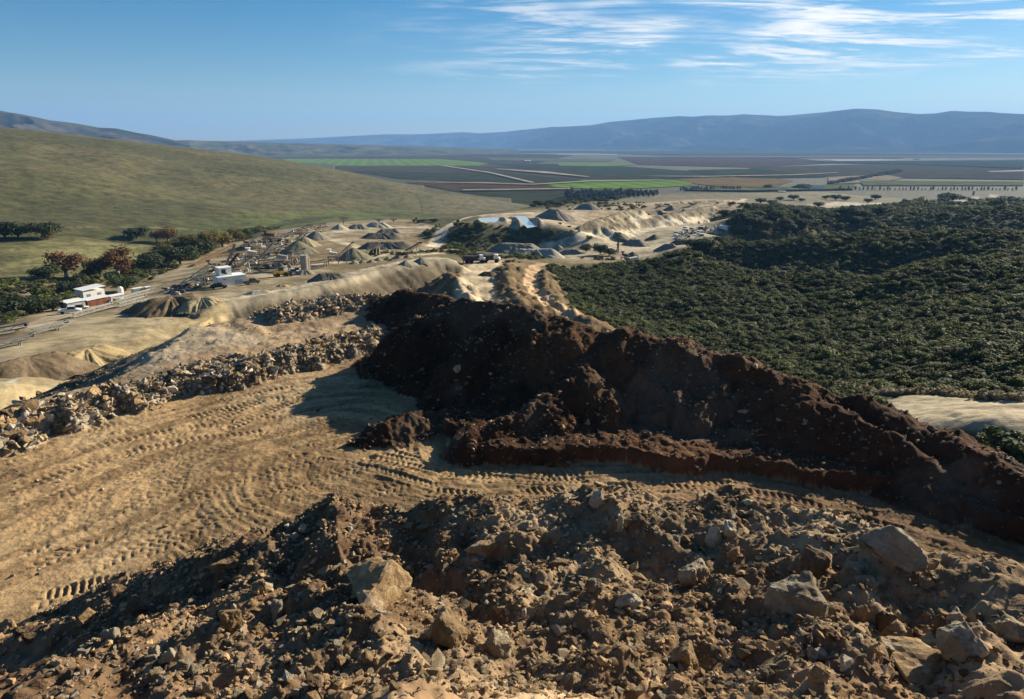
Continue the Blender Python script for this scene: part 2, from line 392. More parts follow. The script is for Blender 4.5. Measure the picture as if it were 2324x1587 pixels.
    if fine:
        # wheel and track marks pressed into the pad
        tm = (kind == 3) & (Rr < 62) & (Rr > 14)
        if tm.any():
            z[tm] += tracks(X[tm], Y[tm])
        lm = (kind >= 4) & (Rr < 90)
        if lm.any():
            xn, yn = X[lm], Y[lm]; k = np.where(kind[lm] == 7, 0.45, 1.0)
            z[lm] += ((0.45 - cells(xn / 0.55, yn / 0.55, 91)) * 0.08 + (fbm(xn / 0.7, yn / 0.7, 5, 92, 0.62) - 0.5) * 0.42) * k
        q = (kind == 7)
        if q.any():
            xn, yn = X[q], Y[q]; z[q] += (0.5 - cells(xn / 0.13, yn / 0.13, 93)) * 0.055 + (0.5 - cells(xn / 0.28, yn / 0.28, 95)) * 0.07
        wd = (Rr > 55) & (Rr < 420) & ((kind == 0) | (kind == 2) | (kind == 1))
        if wd.any():
            z[wd] += (fbm(X[wd] / 1.7, Y[wd] / 1.7, 3, 97) - 0.5) * (0.5 + 0.9 * (kind[wd] == 2)) * (1 - 0.85 * flat[wd]) * np.interp(Rr[wd], [55, 420], [1, 1.2])
    for pl, zw in BASINS:
        bb = poly_sd(X, Y, pl); z = np.where(bb < 4, np.minimum(z, zw - 1.0 + np.clip(bb, -1, 9) * 0.9), z) + 1.5 * np.exp(-((bb - 3.4) / 1.5) ** 2)
    M['kind'] = kind; M['U'] = U; M['R'] = Rr; M['base'] = base
    return z, M

# track paths on the pad, each a polyline in plan: (points, half width, lug pitch, lug style)
def tp(*rows):
    return Pm(rows, PZ)
def smooth(pts, n=3):
    for _ in range(n):
        q = [pts[0]]
        for a, b in zip(pts[:-1], pts[1:]):
            q += [(a[0] * .75 + b[0] * .25, a[1] * .75 + b[1] * .25), (a[0] * .25 + b[0] * .75, a[1] * .25 + b[1] * .75)]
        pts = q + [pts[-1]]
    return pts
_t = []
def pair(rows, gap, hw, pitch, style, deep=1.0):
    c = smooth(tp(*rows), 3)
    for sgn in (-1, 1):
        q = []
        for i in range(len(c)):
            a = c[max(i - 1, 0)]; b = c[min(i + 1, len(c) - 1)]; L = math.hypot(b[0] - a[0], b[1] - a[1]) + 1e-9
            q.append((c[i][0] - (b[1] - a[1]) / L * gap * sgn, c[i][1] + (b[0] - a[0]) / L * gap * sgn))
        _t.append((q[::2] + [q[-1]], hw, pitch, style, deep))
pair([(-200,1110),(60,1030),(260,975),(430,935),(560,905),(680,890),(800,888),(900,905)], 0.9, 0.38, 0.34, 1, 1.0)
pair([(-200,1240),(60,1130),(300,1030),(480,975),(640,925),(760,905),(860,900),(950,925),(990,960)], 1.0, 0.36, 0.36, 0, 1.0)
pair([(-200,1350),(60,1220),(300,1110),(500,1040),(700,985),(800,950),(900,925)], 1.05, 0.36, 0.38, 0, 0.9)
pair([(-200,1450),(60,1330),(300,1215),(520,1125),(700,1070),(830,1035),(960,1010),(1050,985)], 1.05, 0.36, 0.38, 0, 1.0)
pair([(60,1420),(260,1320),(460,1230),(640,1160),(800,1110),(930,1075),(1050,1050)], 1.0, 0.36, 0.36, 0, 0.9)
pair([(-100,1395),(60,1362),(230,1322),(330,1300)], 0.0, 0.30, 0.27, 2, 1.6)
pair([(-200,1180),(60,1085),(240,1020),(420,985),(560,965),(700,955),(800,965)], 1.0, 0.36, 0.36, 1, 0.7)
pair([(500,960),(640,905),(760,860),(850,820),(900,790)], 0.9, 0.36, 0.34, 1, 0.9)
pair([(820,1060),(930,1085),(1050,1100),(1200,1095),(1400,1085),(1600,1075),(1800,1100),(2000,1150),(2258,1230)], 0.95, 0.38, 0.34, 1, 1.3)
pair([(860,1010),(960,1040),(1060,1070),(1200,1082),(1350,1090),(1560,1092),(1750,1110),(1950,1150),(2150,1200)], 0.5, 0.36, 0.34, 1, 1.5)
pair([(700,1020),(860,1050),(1000,1090),(1180,1108),(1400,1105),(1600,1098)], 0.8, 0.3, 0.3, 0, 1.2)
pair([(-200,1300),(60,1175),(320,1065),(520,1005),(680,960),(820,940)], 0.6, 0.36, 0.36, 0, 0.6)
pair([(-200,1400),(60,1275),(300,1160),(520,1080),(720,1020),(880,990)], 0.5, 0.36, 0.4, 0, 0.7)
TRACKS = _t
GUIDES = [smooth(tp(*g), 3) for g in ([(-400,1260),(60,1130),(300,1030),(480,975),(640,925),(760,905),(860,900),(950,925),(1010,970),(1030,1030)], [(820,1060),(930,1085),(1050,1100),(1200,1095),(1400,1085),(1600,1075),(1800,1100),(2000,1150),(2258,1230),(2500,1330)])]
def guide(X, Y):
    b = None
    for g in GUIDES:
        d, _, s, sd = seg_dist(X, Y, g)
        b = (d, s, d * sd) if b is None else tuple(np.where(d < b[0], n, o) for n, o in zip((d, s + 60, d * sd), b))
    return b[1], b[2]
def tracks(X, Y):
    out = (fbm(X / 0.5, Y / 0.5, 3, 101) - 0.5) * 0.10 + (fbm(X / 0.16, Y / 0.16, 2, 103) - 0.5) * 0.06 
    gs, gt = guide(X, Y); out = out + (fbm(gs / 7, gt / 0.30, 3, 104) - 0.5) * 0.10 + (fbm(gs / 16, gt / 1.3, 3, 105) - 0.5) * 0.12 + (fbm(gs / 2.4, gt / 0.16, 2, 106) - 0.5) * 0.05
    # long grooves following the sweep of the traffic
    for k, (pts, hw, pitch, style, deep) in enumerate(TRACKS):
        xs = [p[0] for p in pts]; ys = [p[1] for p in pts]
        m = (X > min(xs) - 1) & (X < max(xs) + 1) & (Y > min(ys) - 1) & (Y < max(ys) + 1)
        if not m.any(): continue
        d, _, s, side = seg_dist(X[m], Y[m], pts)
        x, y = X[m], Y[m]; t = d * side
        wear = sstep(fbm(x / 2.2, y / 1.6, 3, 110 + k), 0.44, 0.62)
        w = 1 - sstep(d, hw, hw + 0.08)
        berm = np.exp(-((d - hw - 0.09) / 0.07) ** 2) * 0.055
        ph = 2 * math.pi * (s / pitch + (0.9 * np.abs(t) if style == 1 else (1.3 * np.abs(t) + 0.5 * (side > 0) if style == 0 else 0)))
        c = np.sin(ph)
        if style == 0:      # two rows of blocks pressed beside a bald middle
            lug = np.where(np.abs(t) > hw * 0.12, sstep(c, 0.1, 0.7) * -0.055, 0)
        elif style == 1:    # chevrons
            lug = -0.085 * sstep(c, -0.1, 0.5) * (0.4 + 0.6 * sstep(np.abs(t), 0.03, 0.12))
        else:               # bars of a crawler track
            lug = -0.13 * sstep(c, 0.0, 0.4)
        prof = (-0.02 + lug) * w * wear + berm * wear
        o = out[m] * (1 - 0.75 * w * wear) + prof * deep * 0.95
        out[m] = o
    return out

# flat worked areas (sight-line outlines at their own level)
FLATS = [
    (Pm([(-100,900,55),(-100,700,44),(250,650,43),(450,585,46),(620,505,45),(760,486,43),(870,480,42),(985,505,45),(1030,560,48),(985,590,50),(720,640,52),(560,672,52),(430,715,53),(250,800,54),(100,905,56)]), 6),
    (Pm([(1240,560,45),(1345,540,45),(1500,508,45),(1640,497,45),(1690,520,45),(1600,560,46),(1400,590,47),(1300,596,48)]), 8),
    (Pm([(1040,505,56),(1090,482,54),(1200,470,48),(1420,475,50),(1450,505,48),(1320,520,52),(1160,508,56)]), 10),
]
def _basin(px, z): return (Pm(px, z), z)
BASINS = [_basin([(1093,494),(1128,492),(1136,504),(1099,506)], 53.2), _basin([(1172,489),(1192,490),(1214,508),(1196,511)], 53.2),
          _basin([(1400,489),(1490,476),(1500,482),(1420,494)], 47.5)]

# ------------------------------------------------------------------ the grid of the ground
def axis(parts):
    out = []
    for a, b, st in parts:
        n = max(2, int(round((b - a) / st))); out += list(np.linspace(a, b, n, endpoint=False))
    return np.array(out + [parts[-1][1]])
UN = axis([(R(-70), R(-42), 0.02), (R(-42), R(-38.5), 0.006), (R(-38.5), R(40.5), 0.0019), (R(40.5), R(44), 0.006), (R(44), R(70), 0.02)])
VN = axis([(math.log(1.5), math.log(5), 0.03), (math.log(5), math.log(17), 0.0042), (math.log(17), math.log(52), 0.0026), (math.log(52), math.log(75), 0.005)])
UF = axis([(R(-70), R(-42), 0.02), (R(-42), R(-38.5), 0.008), (R(-38.5), R(40.5), 0.0024), (R(40.5), R(44), 0.008), (R(44), R(70), 0.02)])
VF = axis([(math.log(75), math.log(700), 0.0056), (math.log(700), math.log(1600), 0.012), (math.log(1600), math.log(20000), 0.05)])
def grid(US, VS):
    U, V = np.meshgrid(US, VS); Rr = np.exp(V); X = Rr * np.sin(U); Y = Rr * np.cos(U)
    z, M = land(X.ravel(), Y.ravel()); 
    return X, Y, z.reshape(X.shape), {k: v.reshape(X.shape) for k, v in M.items()}
GN_ = grid(UN, VN); GF_ = grid(UF, VF)
# make the two sheets meet: the seam row of the far sheet takes the near sheet's heights
GF_[2][0] = np.interp(UF, UN, GN_[2][-1])

# height field for placing things
HU = np.linspace(R(-69), R(69), 900)
HVn = np.linspace(math.log(2), math.log(20000), 1500)
def _hf():
    U, V = np.meshgrid(HU, HVn); Rr = np.exp(V); z, _ = land((Rr * np.sin(U)).ravel(), (Rr * np.cos(U)).ravel(), fine=False)
    return z.reshape(U.shape)
HZ = _hf()
def gz(x, y):
    x = np.asarray(x, float); y = np.asarray(y, float)
    return bil(HZ, HU, HVn, np.arctan2(x, y), np.log(np.maximum(np.hypot(x, y), 2.0)))
def hit(x, y, r0=4.0):
    """first ground point a sight line meets beyond range r0 -> (X, Y, Z)"""
    dx, dy, dz = ray(x, y); h = math.hypot(dx, dy); u = math.atan2(dx, dy)
    rr = np.exp(np.arange(math.log(r0), math.log(19500), 0.0008)); zr = CAMZ + rr * dz / h
    zz = bil(HZ, HU, HVn, np.full(rr.shape, u), np.log(rr)); m = zz >= zr
    i = int(np.argmax(m)) if m.any() else len(rr) - 1
    return (rr[i] * math.sin(u), rr[i] * math.cos(u), float(zz[i]))

# ------------------------------------------------------------------ materials
def newmat(name):
    m = bpy.data.materials.new(name); m.use_nodes = True
    w = NT(m.node_tree); b = w.n['Principled BSDF']; b.inputs['Roughness'].default_value = 0.9
    b.inputs['Specular IOR Level'].default_value = 0.2
    return m, w, b
def mat_ground():
    m, w, b = newmat('ground')
    at = w.new('ShaderNodeAttribute', attribute_name='col').outputs[0]
    geo = w.new('ShaderNodeNewGeometry').outputs['Position']
    f = w.new('ShaderNodeAttribute', attribute_name='grain').outputs[2]   # 1 near ... 0 far
    a = w.noise(geo, 2.2, 8, 0.62); c = w.noise(geo, 0.09, 7, 0.65)
    n = w.math('ADD', w.math('MULTIPLY', w.maprange(a, 0.3, 0.7, -0.30, 0.30), f), w.maprange(c, 0.38, 0.62, -0.34, 0.34))
    n = w.math('ADD', n, w.math('MULTIPLY', w.maprange(w.noise(geo, .35, 6, .75), .38, .62, -.30, .30), w.math('SUBTRACT', 1.0, f)))
    v = w.math('MULTIPLY', w.math('ADD', n, 1.0), 0.80)
    vv = w.new('ShaderNodeCombineXYZ', inp={0: v, 1: v, 2: v}).outputs[0]
    col = w.mix(1.0, at, vv, 'MULTIPLY')
    peb = w.new('ShaderNodeTexVoronoi', inp={'Vector': geo}); peb.inputs['Scale'].default_value = 14; peb.inputs['Randomness'].default_value = 1
    pm = w.math('MULTIPLY', w.maprange(peb.outputs['Distance'], 0.18, 0.30, 1, 0), w.maprange(w.new('ShaderNodeSeparateColor', inp={0: peb.outputs['Color']}).outputs[0], 0.66, 0.7, 0, 1))
    pm = w.math('MULTIPLY', pm, w.new('ShaderNodeAttribute', attribute_name='stony').outputs[2])
    col = w.mix(pm, col, (0.42, 0.37, 0.30))
    w.l.new(col, b.inputs['Base Color']); b.inputs['Roughness'].default_value = 1.0; b.inputs['Specular IOR Level'].default_value = 0.1
    h = w.math('ADD', w.math('MULTIPLY', w.noise(geo, 6, 6, 0.7), f), w.math('MULTIPLY', pm, 0.5))
    bp = w.new('ShaderNodeBump', inp={'Height': h}); bp.inputs['Strength'].default_value = 0.55; bp.inputs['Distance'].default_value = 0.10
    h2 = w.noise(geo, 0.35, 6, 0.7)
    bp2 = w.new('ShaderNodeBump', inp={'Height': h2, 'Normal': bp.outputs[0]}); bp2.inputs['Strength'].default_value = 0.4; bp2.inputs['Distance'].default_value = 0.5
    w.l.new(bp2.outputs[0], b.inputs['Normal'])
    return m
MG = mat_ground()
def simple(name, col, rough=0.8, var=0.15, scale=1.5, metal=0.0, bump=0.0, per=0.0):
    m, w, b = newmat(name)
    geo = w.new('ShaderNodeTexCoord').outputs['Object']
    n = w.maprange(w.noise(geo, scale, 5, 0.6), 0.3, 0.7, 1 - var, 1 + var)
    if per:
        oi = w.new('ShaderNodeObjectInfo').outputs['Random']
        n = w.math('MULTIPLY', n, w.maprange(oi, 0, 1, 1 - per, 1 + per))
    vv = w.new('ShaderNodeCombineXYZ', inp={0: n, 1: n, 2: n}).outputs[0]
    w.l.new(w.mix(1.0, col, vv, 'MULTIPLY'), b.inputs['Base Color'])
    b.inputs['Roughness'].default_value = rough; b.inputs['Metallic'].default_value = metal
    if bump:
        bp = w.new('ShaderNodeBump', inp={'Height': w.noise(geo, scale * 3, 6, 0.7)}); bp.inputs['Strength'].default_value = 0.6; bp.inputs['Distance'].default_value = bump
        w.l.new(bp.outputs[0], b.inputs['Normal'])
    return m

def tag(o, label=None, cat=None, group=None, kind=None):
    if label: o['label'] = label
    if cat: o['category'] = cat
    if group: o['group'] = group
    if kind: o['kind'] = kind
    return o
def mesh_np(name, co, faces, mat=None, smooth=True, parent=None, link=True, loc=None):
    me = bpy.data.meshes.new(name); co = np.asarray(co, np.float32)
    me.vertices.add(len(co)); me.vertices.foreach_set('co', co.ravel())
    if isinstance(faces, np.ndarray):
        k = faces.shape[1]; me.loops.add(faces.size); me.loops.foreach_set('vertex_index', faces.ravel().astype(np.int32))
        me.polygons.add(len(faces)); me.polygons.foreach_set('loop_start', np.arange(0, faces.size, k, dtype=np.int32))
    else:
        fl = np.array([i for f in faces for i in f], np.int32); st = np.cumsum([0] + [len(f) for f in faces[:-1]]).astype(np.int32)
        me.loops.add(len(fl)); me.loops.foreach_set('vertex_index', fl); me.polygons.add(len(faces)); me.polygons.foreach_set('loop_start', st)
    me.update(calc_edges=True)
    me.polygons.foreach_set('use_smooth', np.full(len(me.polygons), smooth)); 
    if mat: me.materials.append(mat)
    if not link: return me
    o = bpy.data.objects.new(name, me); COL.objects.link(o)
    if parent: o.parent = parent
    if loc is not None: o.location = loc
    return o

# ------------------------------------------------------------------ what the ground is made of (base colours, plan outlines)
def hp(*rows): return [hit(*r)[:2] for r in rows]
ROADS = [  # (line, half width, colour, softness)
    (hp((978,560),(990,545),(1001,530),(1016,516),(1040,501),(1070,492),(1110,487),(1150,485),(1195,483),(1220,487)), 3.6, (.66,.55,.39), 1.2),
    (hp((1235,562),(1300,548),(1400,529),(1500,513),(1600,502),(1645,498)), 4.2, (.66,.56,.40), 1.2),
    (hp((1600,503),(1622,512),(1618,524),(1596,533)), 3.0, (.50,.41,.28), 1.0),
    (hp((2140,466),(2175,459),(2215,449),(2300,442)), 6.0, (.42,.37,.28), 2.0),
    (hp((1232,598),(1214,604),(1206,626),(1203,647),(1214,663),(1240,685),(1268,702),(1302,722)), 2.3, (.62,.42,.24), 0.8),
    (hp((1112,592),(1096,604),(1084,620),(1082,640),(1083,660),(1088,684)), 5.5, (.54,.43,.28), 2.0),
    (hp((-50,514),(200,516),(420,520),(640,520),(760,519)), 0.8, (.27,.23,.12), 0.6),
    (hp((943,436),(955,460),(966,500)), 1.3, (.08,.10,.03), 1.2),
    (hp((830,455),(862,440),(868,425)), 0.9, (.12,.11,.05), 1.0),
    (hp((-80,775),(0,757),(90,735),(150,712),(230,690),(300,662),(345,648),(420,628)), 3.4, (.46,.37,.24), 2.0),
    ([(p[0] - 6.4, p[1] + 4.8) for p in EMB[1:-1]], 4.5, (.52,.44,.30), 2.0),
    (hp((430,715),(330,735),(200,765),(60,790),(-60,800)), 7.0, (.42,.34,.20), 5.0),
    (hp((480,700),(380,760),(300,800),(200,850),(60,905)), 4.5, (.48,.37,.20), 3.0),
    (hp((985,566),(900,572),(820,590),(730,600),(660,612)), 3.0, (.52,.44,.30), 2.0),
    (hp((740,530),(850,516),(960,514),(985,520)), 4.0, (.54,.46,.32), 2.5),
    (hp((760,545),(860,572),(930,580),(990,575)), 3.0, (.52,.44,.30), 2.0),
    (hp((1290,545),(1340,560),(1420,566),(1500,556),(1570,545)), 3.0, (.54,.46,.32), 2.0),
    (hp((1445,512),(1440,500),(1470,490),(1560,476),(1640,462),(1690,452)), 3.2, (.54,.46,.33), 2.0),
    (hp((1225,462),(1300,460),(1400,452),(1500,446),(1560,447)), 4.0, (.36,.31,.21), 3.0),
]
DIRTROAD_ = hp((2020,905),(2080,895),(2200,898),(2330,905),(2400,915),(2400,985),(2258,985),(2120,965),(2030,960))
WASH = [  # (outline, colour, soft edge)
    (hp((1240,484),(1300,470),(1400,462),(1500,458),(1600,452),(1690,455),(1700,470),(1600,488),(1500,508),(1400,530),(1345,545),(1300,540),(1235,515)), (.36,.28,.18), 9),
    (hp((1070,505),(1090,488),(1190,483),(1250,483),(1330,478),(1330,500),(1240,515),(1180,514)), (.45,.37,.26), 4),
    (hp((1240,560),(1345,545),(1500,512),(1600,504),(1640,505),(1670,525),(1600,545),(1560,560),(1500,575),(1420,590),(1300,585)), (.44,.37,.25), 5),
    (DIRTROAD_, (.46,.38,.25), 1.2),
    (hp((1060,600),(1110,596),(1200,590),(1230,600),(1205,650),(1250,690),(1180,690),(1060,680)), (.24,.165,.09), 3),
    (hp((1830,464),(1900,458),(2010,460),(2000,466),(1900,468),(1880,474)), (.46,.40,.30), 5),
    (hp((0,870),(40,858),(60,850),(30,868)), (.55,.52,.45), 1),
]
GREEN = [  # richer grass
    (hp((230,520),(420,500),(700,480),(860,470),(980,485),(970,500),(800,505),(640,522),(300,535)), (.115,.135,.042), 25),
    (hp((-80,550),(60,545),(200,545),(350,558),(360,575),(270,615),(230,632),(60,640),(-80,645)), (.235,.215,.095), 6),
    (hp((1280,462),(1300,456),(1310,462),(1300,468)), (.22,.28,.06), 5),
    (hp((1700,440),(1850,436),(2100,433),(2300,432),(2300,446),(2000,445),(1850,448)), (.19,.21,.09), 30),
]
SCRUB = hp((1240,605),(1330,612),(1420,596),(1500,590),(1560,568),(1640,560),(1650,530),(1700,480),(1750,465),(1800,470),(1900,475),(2100,462),(2258,455)) 
SCRUB = SCRUB + [(1500 * math.sin(R(50)), 1500 * math.cos(R(50))), (600, 30), (40, 20), (30, 45)] + hp((2100,905),(2300,905))[::-1][:0]
SCRUB = SCRUB + [(r_ * math.sin(R(a_)), r_ * math.cos(R(a_))) for a_, r_ in ((27, 56), (20, 62), (13.5, 80), (9, 100), (6.4, 140))]
DIRTROAD = hp((2020,905),(2080,895),(2200,898),(2330,905),(2400,915),(2400,985),(2258,985),(2120,965),(2030,960))
SCRUB2 = [hp((1062,510),(1160,516),(1230,522),(1345,535),(1345,548),(1240,562),(1113,566),(1000,566),(1020,535)), hp((950,545),(980,520),(1005,505),(985,545)),
          hp((1420,520),(1600,492),(1700,475),(1700,488),(1600,500),(1440,530))]
BELT = hp((-150,735),(0,742),(130,700),(260,655),(340,640),(440,595),(560,545),(640,515),(760,497),(760,488),(640,500),(520,535),(400,545),(350,575),(240,640),(60,645),(-150,650))
def colour(X, Y, Z, M):
    k = M['kind']; Rr = M['R']; U = M['U']; n = X.size
    nA = fbm(X / 60, Y / 60, 4, 201); nB = fbm(X / 9, Y / 9, 4, 203); nC = fbm(X / 1.3, Y / 1.3, 3, 205)
    def c3(c): return np.array(c, np.float32)[None, :] * np.ones((n, 1), np.float32)
    def lay(dst, m, c):
        m = np.clip(m, 0, 1)[:, None]; return dst * (1 - m) + np.array(c, np.float32)[None] * m
    col = c3((.112, .104, .045))                       # dry grass
    col = lay(col, sstep(nA, .38, .62) * 0.65, (.155, .125, .062)); col = lay(col, sstep(nB, .5, .7) * 0.45, (.12, .125, .05))
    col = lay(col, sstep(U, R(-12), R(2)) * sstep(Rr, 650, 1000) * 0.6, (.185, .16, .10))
    reg = np.zeros(n, np.int8)                         # 0 grassy hill
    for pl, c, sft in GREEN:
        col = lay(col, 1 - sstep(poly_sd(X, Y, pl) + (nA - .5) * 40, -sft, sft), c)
    st = fbm((X * .8 + Y * .6) / 55, (X * .6 - Y * .8) / 14, 5, 221); col = lay(col, sstep(st, .48, .66) * .55 * (k == 0), (.085, .085, .036)); col = lay(col, sstep(fbm(X / 160, Y / 160, 3, 223), .46, .62) * .65, (.07, .072, .03))
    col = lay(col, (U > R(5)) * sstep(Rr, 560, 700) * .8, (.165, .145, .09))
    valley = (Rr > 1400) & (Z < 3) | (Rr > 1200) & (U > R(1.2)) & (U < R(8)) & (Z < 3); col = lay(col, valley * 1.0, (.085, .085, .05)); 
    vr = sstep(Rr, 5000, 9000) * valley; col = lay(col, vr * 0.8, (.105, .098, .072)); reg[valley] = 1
    bs = poly_sd(X, Y, BELT); col = lay(col, (1 - sstep(bs + (nB - .5) * 8, -3, 3)) * 0.85, (.055, .06, .028))
    # scrub country
    sc = poly_sd(X, Y, SCRUB); ms = (1 - sstep(sc + (nB - .5) * 10, -3, 3)) * (k == 0)
    col = lay(col, ms, (.075, .068, .034)); reg[(ms > .5)] = 2
    # worked ground
    wk = np.maximum(M['flat'], (Rr > 60) * (Rr < 330) * (k == 0) * (U < R(6) + (nB - .5) * .12) * (U > R(-22)) * 1.0 * (1 - sstep(Rr, 290, 330)))
    wk = wk * (k == 0)
    fl = sstep(M['flat'], .25, .6)
    q = np.clip(wk + fl, 0, 1); q = np.where(M['flat'] > 0.3, q, q * (1 - (bs < 0)))
    left = (Rr < 330) & (U < R(-14)) & (bs > 0) & (k == 0) & (Rr < 235 + (U + R(36)) * 60)
    q = np.maximum(q, left * 1.0)
    tint = lay(lay(c3((.27, .215, .125)), sstep(nB, .46, .62) * .7, (.42, .345, .225)), sstep(nA, .45, .65) * .8, (.22, .165, .085))
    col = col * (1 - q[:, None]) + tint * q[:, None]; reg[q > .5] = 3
    for pl in SCRUB2:
        s2 = (1 - sstep(poly_sd(X, Y, pl) + (nB - .5) * 6, -2, 2)) * (k == 0); col = lay(col, s2, (.08, .078, .038)); reg[s2 > .5] = 3
    for pl, c, sft in WASH:
        s2 = (1 - sstep(poly_sd(X, Y, pl) + (nB - .5) * sft * 1.5, -sft / 2, sft / 2)) * (k != 7) * (k != 6); col = lay(col, s2 * .9, c); reg[s2 > .5] = 3
    # made features
    m1 = k == 1; t1 = lay(c3((.29, .235, .15)), sstep(fbm(X / 5, Y / 5, 4, 227), .42, .62) * .7, (.37, .31, .21)); 
    if m1.any():
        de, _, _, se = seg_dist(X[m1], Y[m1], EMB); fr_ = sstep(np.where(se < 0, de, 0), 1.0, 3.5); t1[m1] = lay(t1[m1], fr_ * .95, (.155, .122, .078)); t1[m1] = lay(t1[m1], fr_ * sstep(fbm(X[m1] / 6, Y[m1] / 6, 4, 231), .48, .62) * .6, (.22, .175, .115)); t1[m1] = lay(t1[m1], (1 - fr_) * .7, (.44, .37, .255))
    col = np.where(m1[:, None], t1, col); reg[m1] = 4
    m2 = k == 2; far2 = m2 & (Rr > 380); t2 = lay(c3((.235, .155, .08)), sstep(fbm(X / 4, Y / 4, 4, 233), .44, .58) * .85, (.12, .10, .05)); t2 = np.where(far2[:, None], lay(c3((.33, .27, .175)), sstep(fbm(X / 7, Y / 30, 4, 225), .5, .62) * .7, (.22, .175, .11)), t2); col = np.where(m2[:, None], t2, col); reg[m2] = 4
    m3 = k == 3
    t3 = lay(c3((.43, .29, .148)), sstep(nC, .45, .7) * .5, (.30, .19, .095)); t3 = lay(t3, sstep(nB, .45, .68) * .5, (.45, .34, .20))
    gs_ = np.zeros(n); gt_ = np.zeros(n); g3 = m3 & (Rr < 70)
    if g3.any(): gs_[g3], gt_[g3] = guide(X[g3], Y[g3])
    stripe = fbm(gs_ / 9, gt_ / 0.7, 4, 207); t3 = lay(t3, sstep(stripe, .50, .64) * .65, (.20, .125, .062))
    t3 = lay(t3, sstep(X - 0.10 * Y + (nB - .5) * 14, -2, 10) * .85 * (Rr < 58), (.19, .115, .06))      # browner soil under the ridge
    t3 = lay(t3, sstep(Rr, 47, 53) * 1.0, (.36, .255, .155)); t3 = lay(t3, sstep(Rr, 50, 56) * sstep(nB, .42, .6) * .7, (.40, .33, .23))
    t3 = lay(t3, sstep(Rr, 52, 62) * sstep(X + 0.05 * Y + (nB - .5) * 10, -13, -4) * .8, (.33, .19, .10))
    t3 = lay(t3, sstep(M['padsd'], .8, 3.0) * .92, (.135, .110, .072)); t3 = lay(t3, sstep(M['padsd'], 2, 4) * sstep(fbm(X / 2.5, Y / 2.5, 4, 229), .5, .65) * .6, (.19, .15, .095))  # grey fines on the pad's flank, its shade worked into the colour
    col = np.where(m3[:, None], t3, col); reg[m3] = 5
    m4 = k == 4; t4 = lay(c3((.26, .20, .13)), sstep(nC, .45, .6), (.36, .30, .22)); col = np.where(m4[:, None], t4, col); reg[m4] = 6
    m6 = (k == 6) | (k == 5)
    t6 = lay(c3((.062, .028, .014)), sstep(nB, .42, .62) * .8, (.10, .050, .025)); t6 = lay(t6, sstep(nC, .5, .7) * .5, (.055, .03, .018))
    t6 = lay(t6, sstep(fbm(X / 4, Y / 4, 3, 211), .56, .66) * .6, (.13, .09, .06)); col = np.where(m6[:, None], t6, col); reg[m6] = 7
    m7 = k == 7
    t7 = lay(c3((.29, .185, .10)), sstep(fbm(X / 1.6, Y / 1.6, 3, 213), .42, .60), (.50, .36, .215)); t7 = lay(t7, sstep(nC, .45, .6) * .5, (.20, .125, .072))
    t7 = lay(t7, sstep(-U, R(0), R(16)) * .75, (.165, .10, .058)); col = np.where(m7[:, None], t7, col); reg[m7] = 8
    for pl, hw, c, sft in ROADS:
        xs = [p[0] for p in pl]; ys = [p[1] for p in pl]
        bx = (X > min(xs) - 15) & (X < max(xs) + 15) & (Y > min(ys) - 15) & (Y < max(ys) + 15) & (k < 3)
        if not bx.any(): continue
        d, _, s, sd_ = seg_dist(X[bx], Y[bx], pl)
        mm = (1 - sstep(d + (nC[bx] - .5) * sft, hw - sft * .4, hw + sft * .6)); rut = np.exp(-((d - hw * .45) / .5) ** 2) * .3
        sub = col[bx]; cc = np.array(c, np.float32)[None] * (1 - rut[:, None] * .5)
        col[bx] = sub * (1 - mm[:, None]) + cc * mm[:, None]
    return col, reg
REG = {0: 'grassy_hill', 1: 'valley_floor', 2: 'scrub_hill', 3: 'quarry_floor', 4: 'sand_embankment', 5: 'dirt_ground', 6: 'rubble_row', 7: 'earth_ridge', 8: 'stony_bank'}
def build_ground():
    for nm, G in (('near', GN_), ('far', GF_)):
        X, Y, Z, M = G; n, m = X.shape; x, y, z = X.ravel(), Y.ravel(), Z.ravel(); Mf = {a: b.ravel() for a, b in M.items()}
        col, reg = colour(x, y, z, Mf)
        idx = np.arange(n * m).reshape(n, m); q = np.stack([idx[:-1, :-1], idx[:-1, 1:], idx[1:, 1:], idx[1:, :-1]], -1).reshape(-1, 4)[:, ::-1]
        fr = reg[q[:, 2]]
        # normals of the whole sheet, so that the pieces join without a seam
        dzu = np.gradient(np.stack([X, Y, Z], -1), axis=1); dzv = np.gradient(np.stack([X, Y, Z], -1), axis=0)
        nr = np.cross(dzu, dzv).reshape(-1, 3); nr /= np.linalg.norm(nr, axis=1, keepdims=True) + 1e-12; nr *= np.sign(nr[:, 2:3]) + (nr[:, 2:3] == 0)
        for r in np.unique(fr):
            f = q[fr == r]
            if len(f) < 200: f = f; 
            used = np.unique(f); remap = np.full(n * m, -1, np.int64); remap[used] = np.arange(len(used))
            o = mesh_np(REG[int(r)], np.stack([x[used], y[used], z[used]], -1), remap[f], MG, True)
            me = o.data
            a = me.attributes.new('col', 'FLOAT_COLOR', 'POINT'); a.data.foreach_set('color', np.concatenate([col[used], np.ones((len(used), 1))], 1).astype(np.float32).ravel())
            g = me.attributes.new('grain', 'FLOAT', 'POINT'); g.data.foreach_set('value', np.interp(Mf['R'][used], [30, 90, 400], [1, .8, 0]).astype(np.float32))
            g = me.attributes.new('stony', 'FLOAT', 'POINT'); st = np.where(Mf['kind'][used] == 4, 0.6, 0.10) * (Mf['R'][used] < 90); g.data.foreach_set('value', st.astype(np.float32))

            o['kind'] = 'structure'
build_ground()

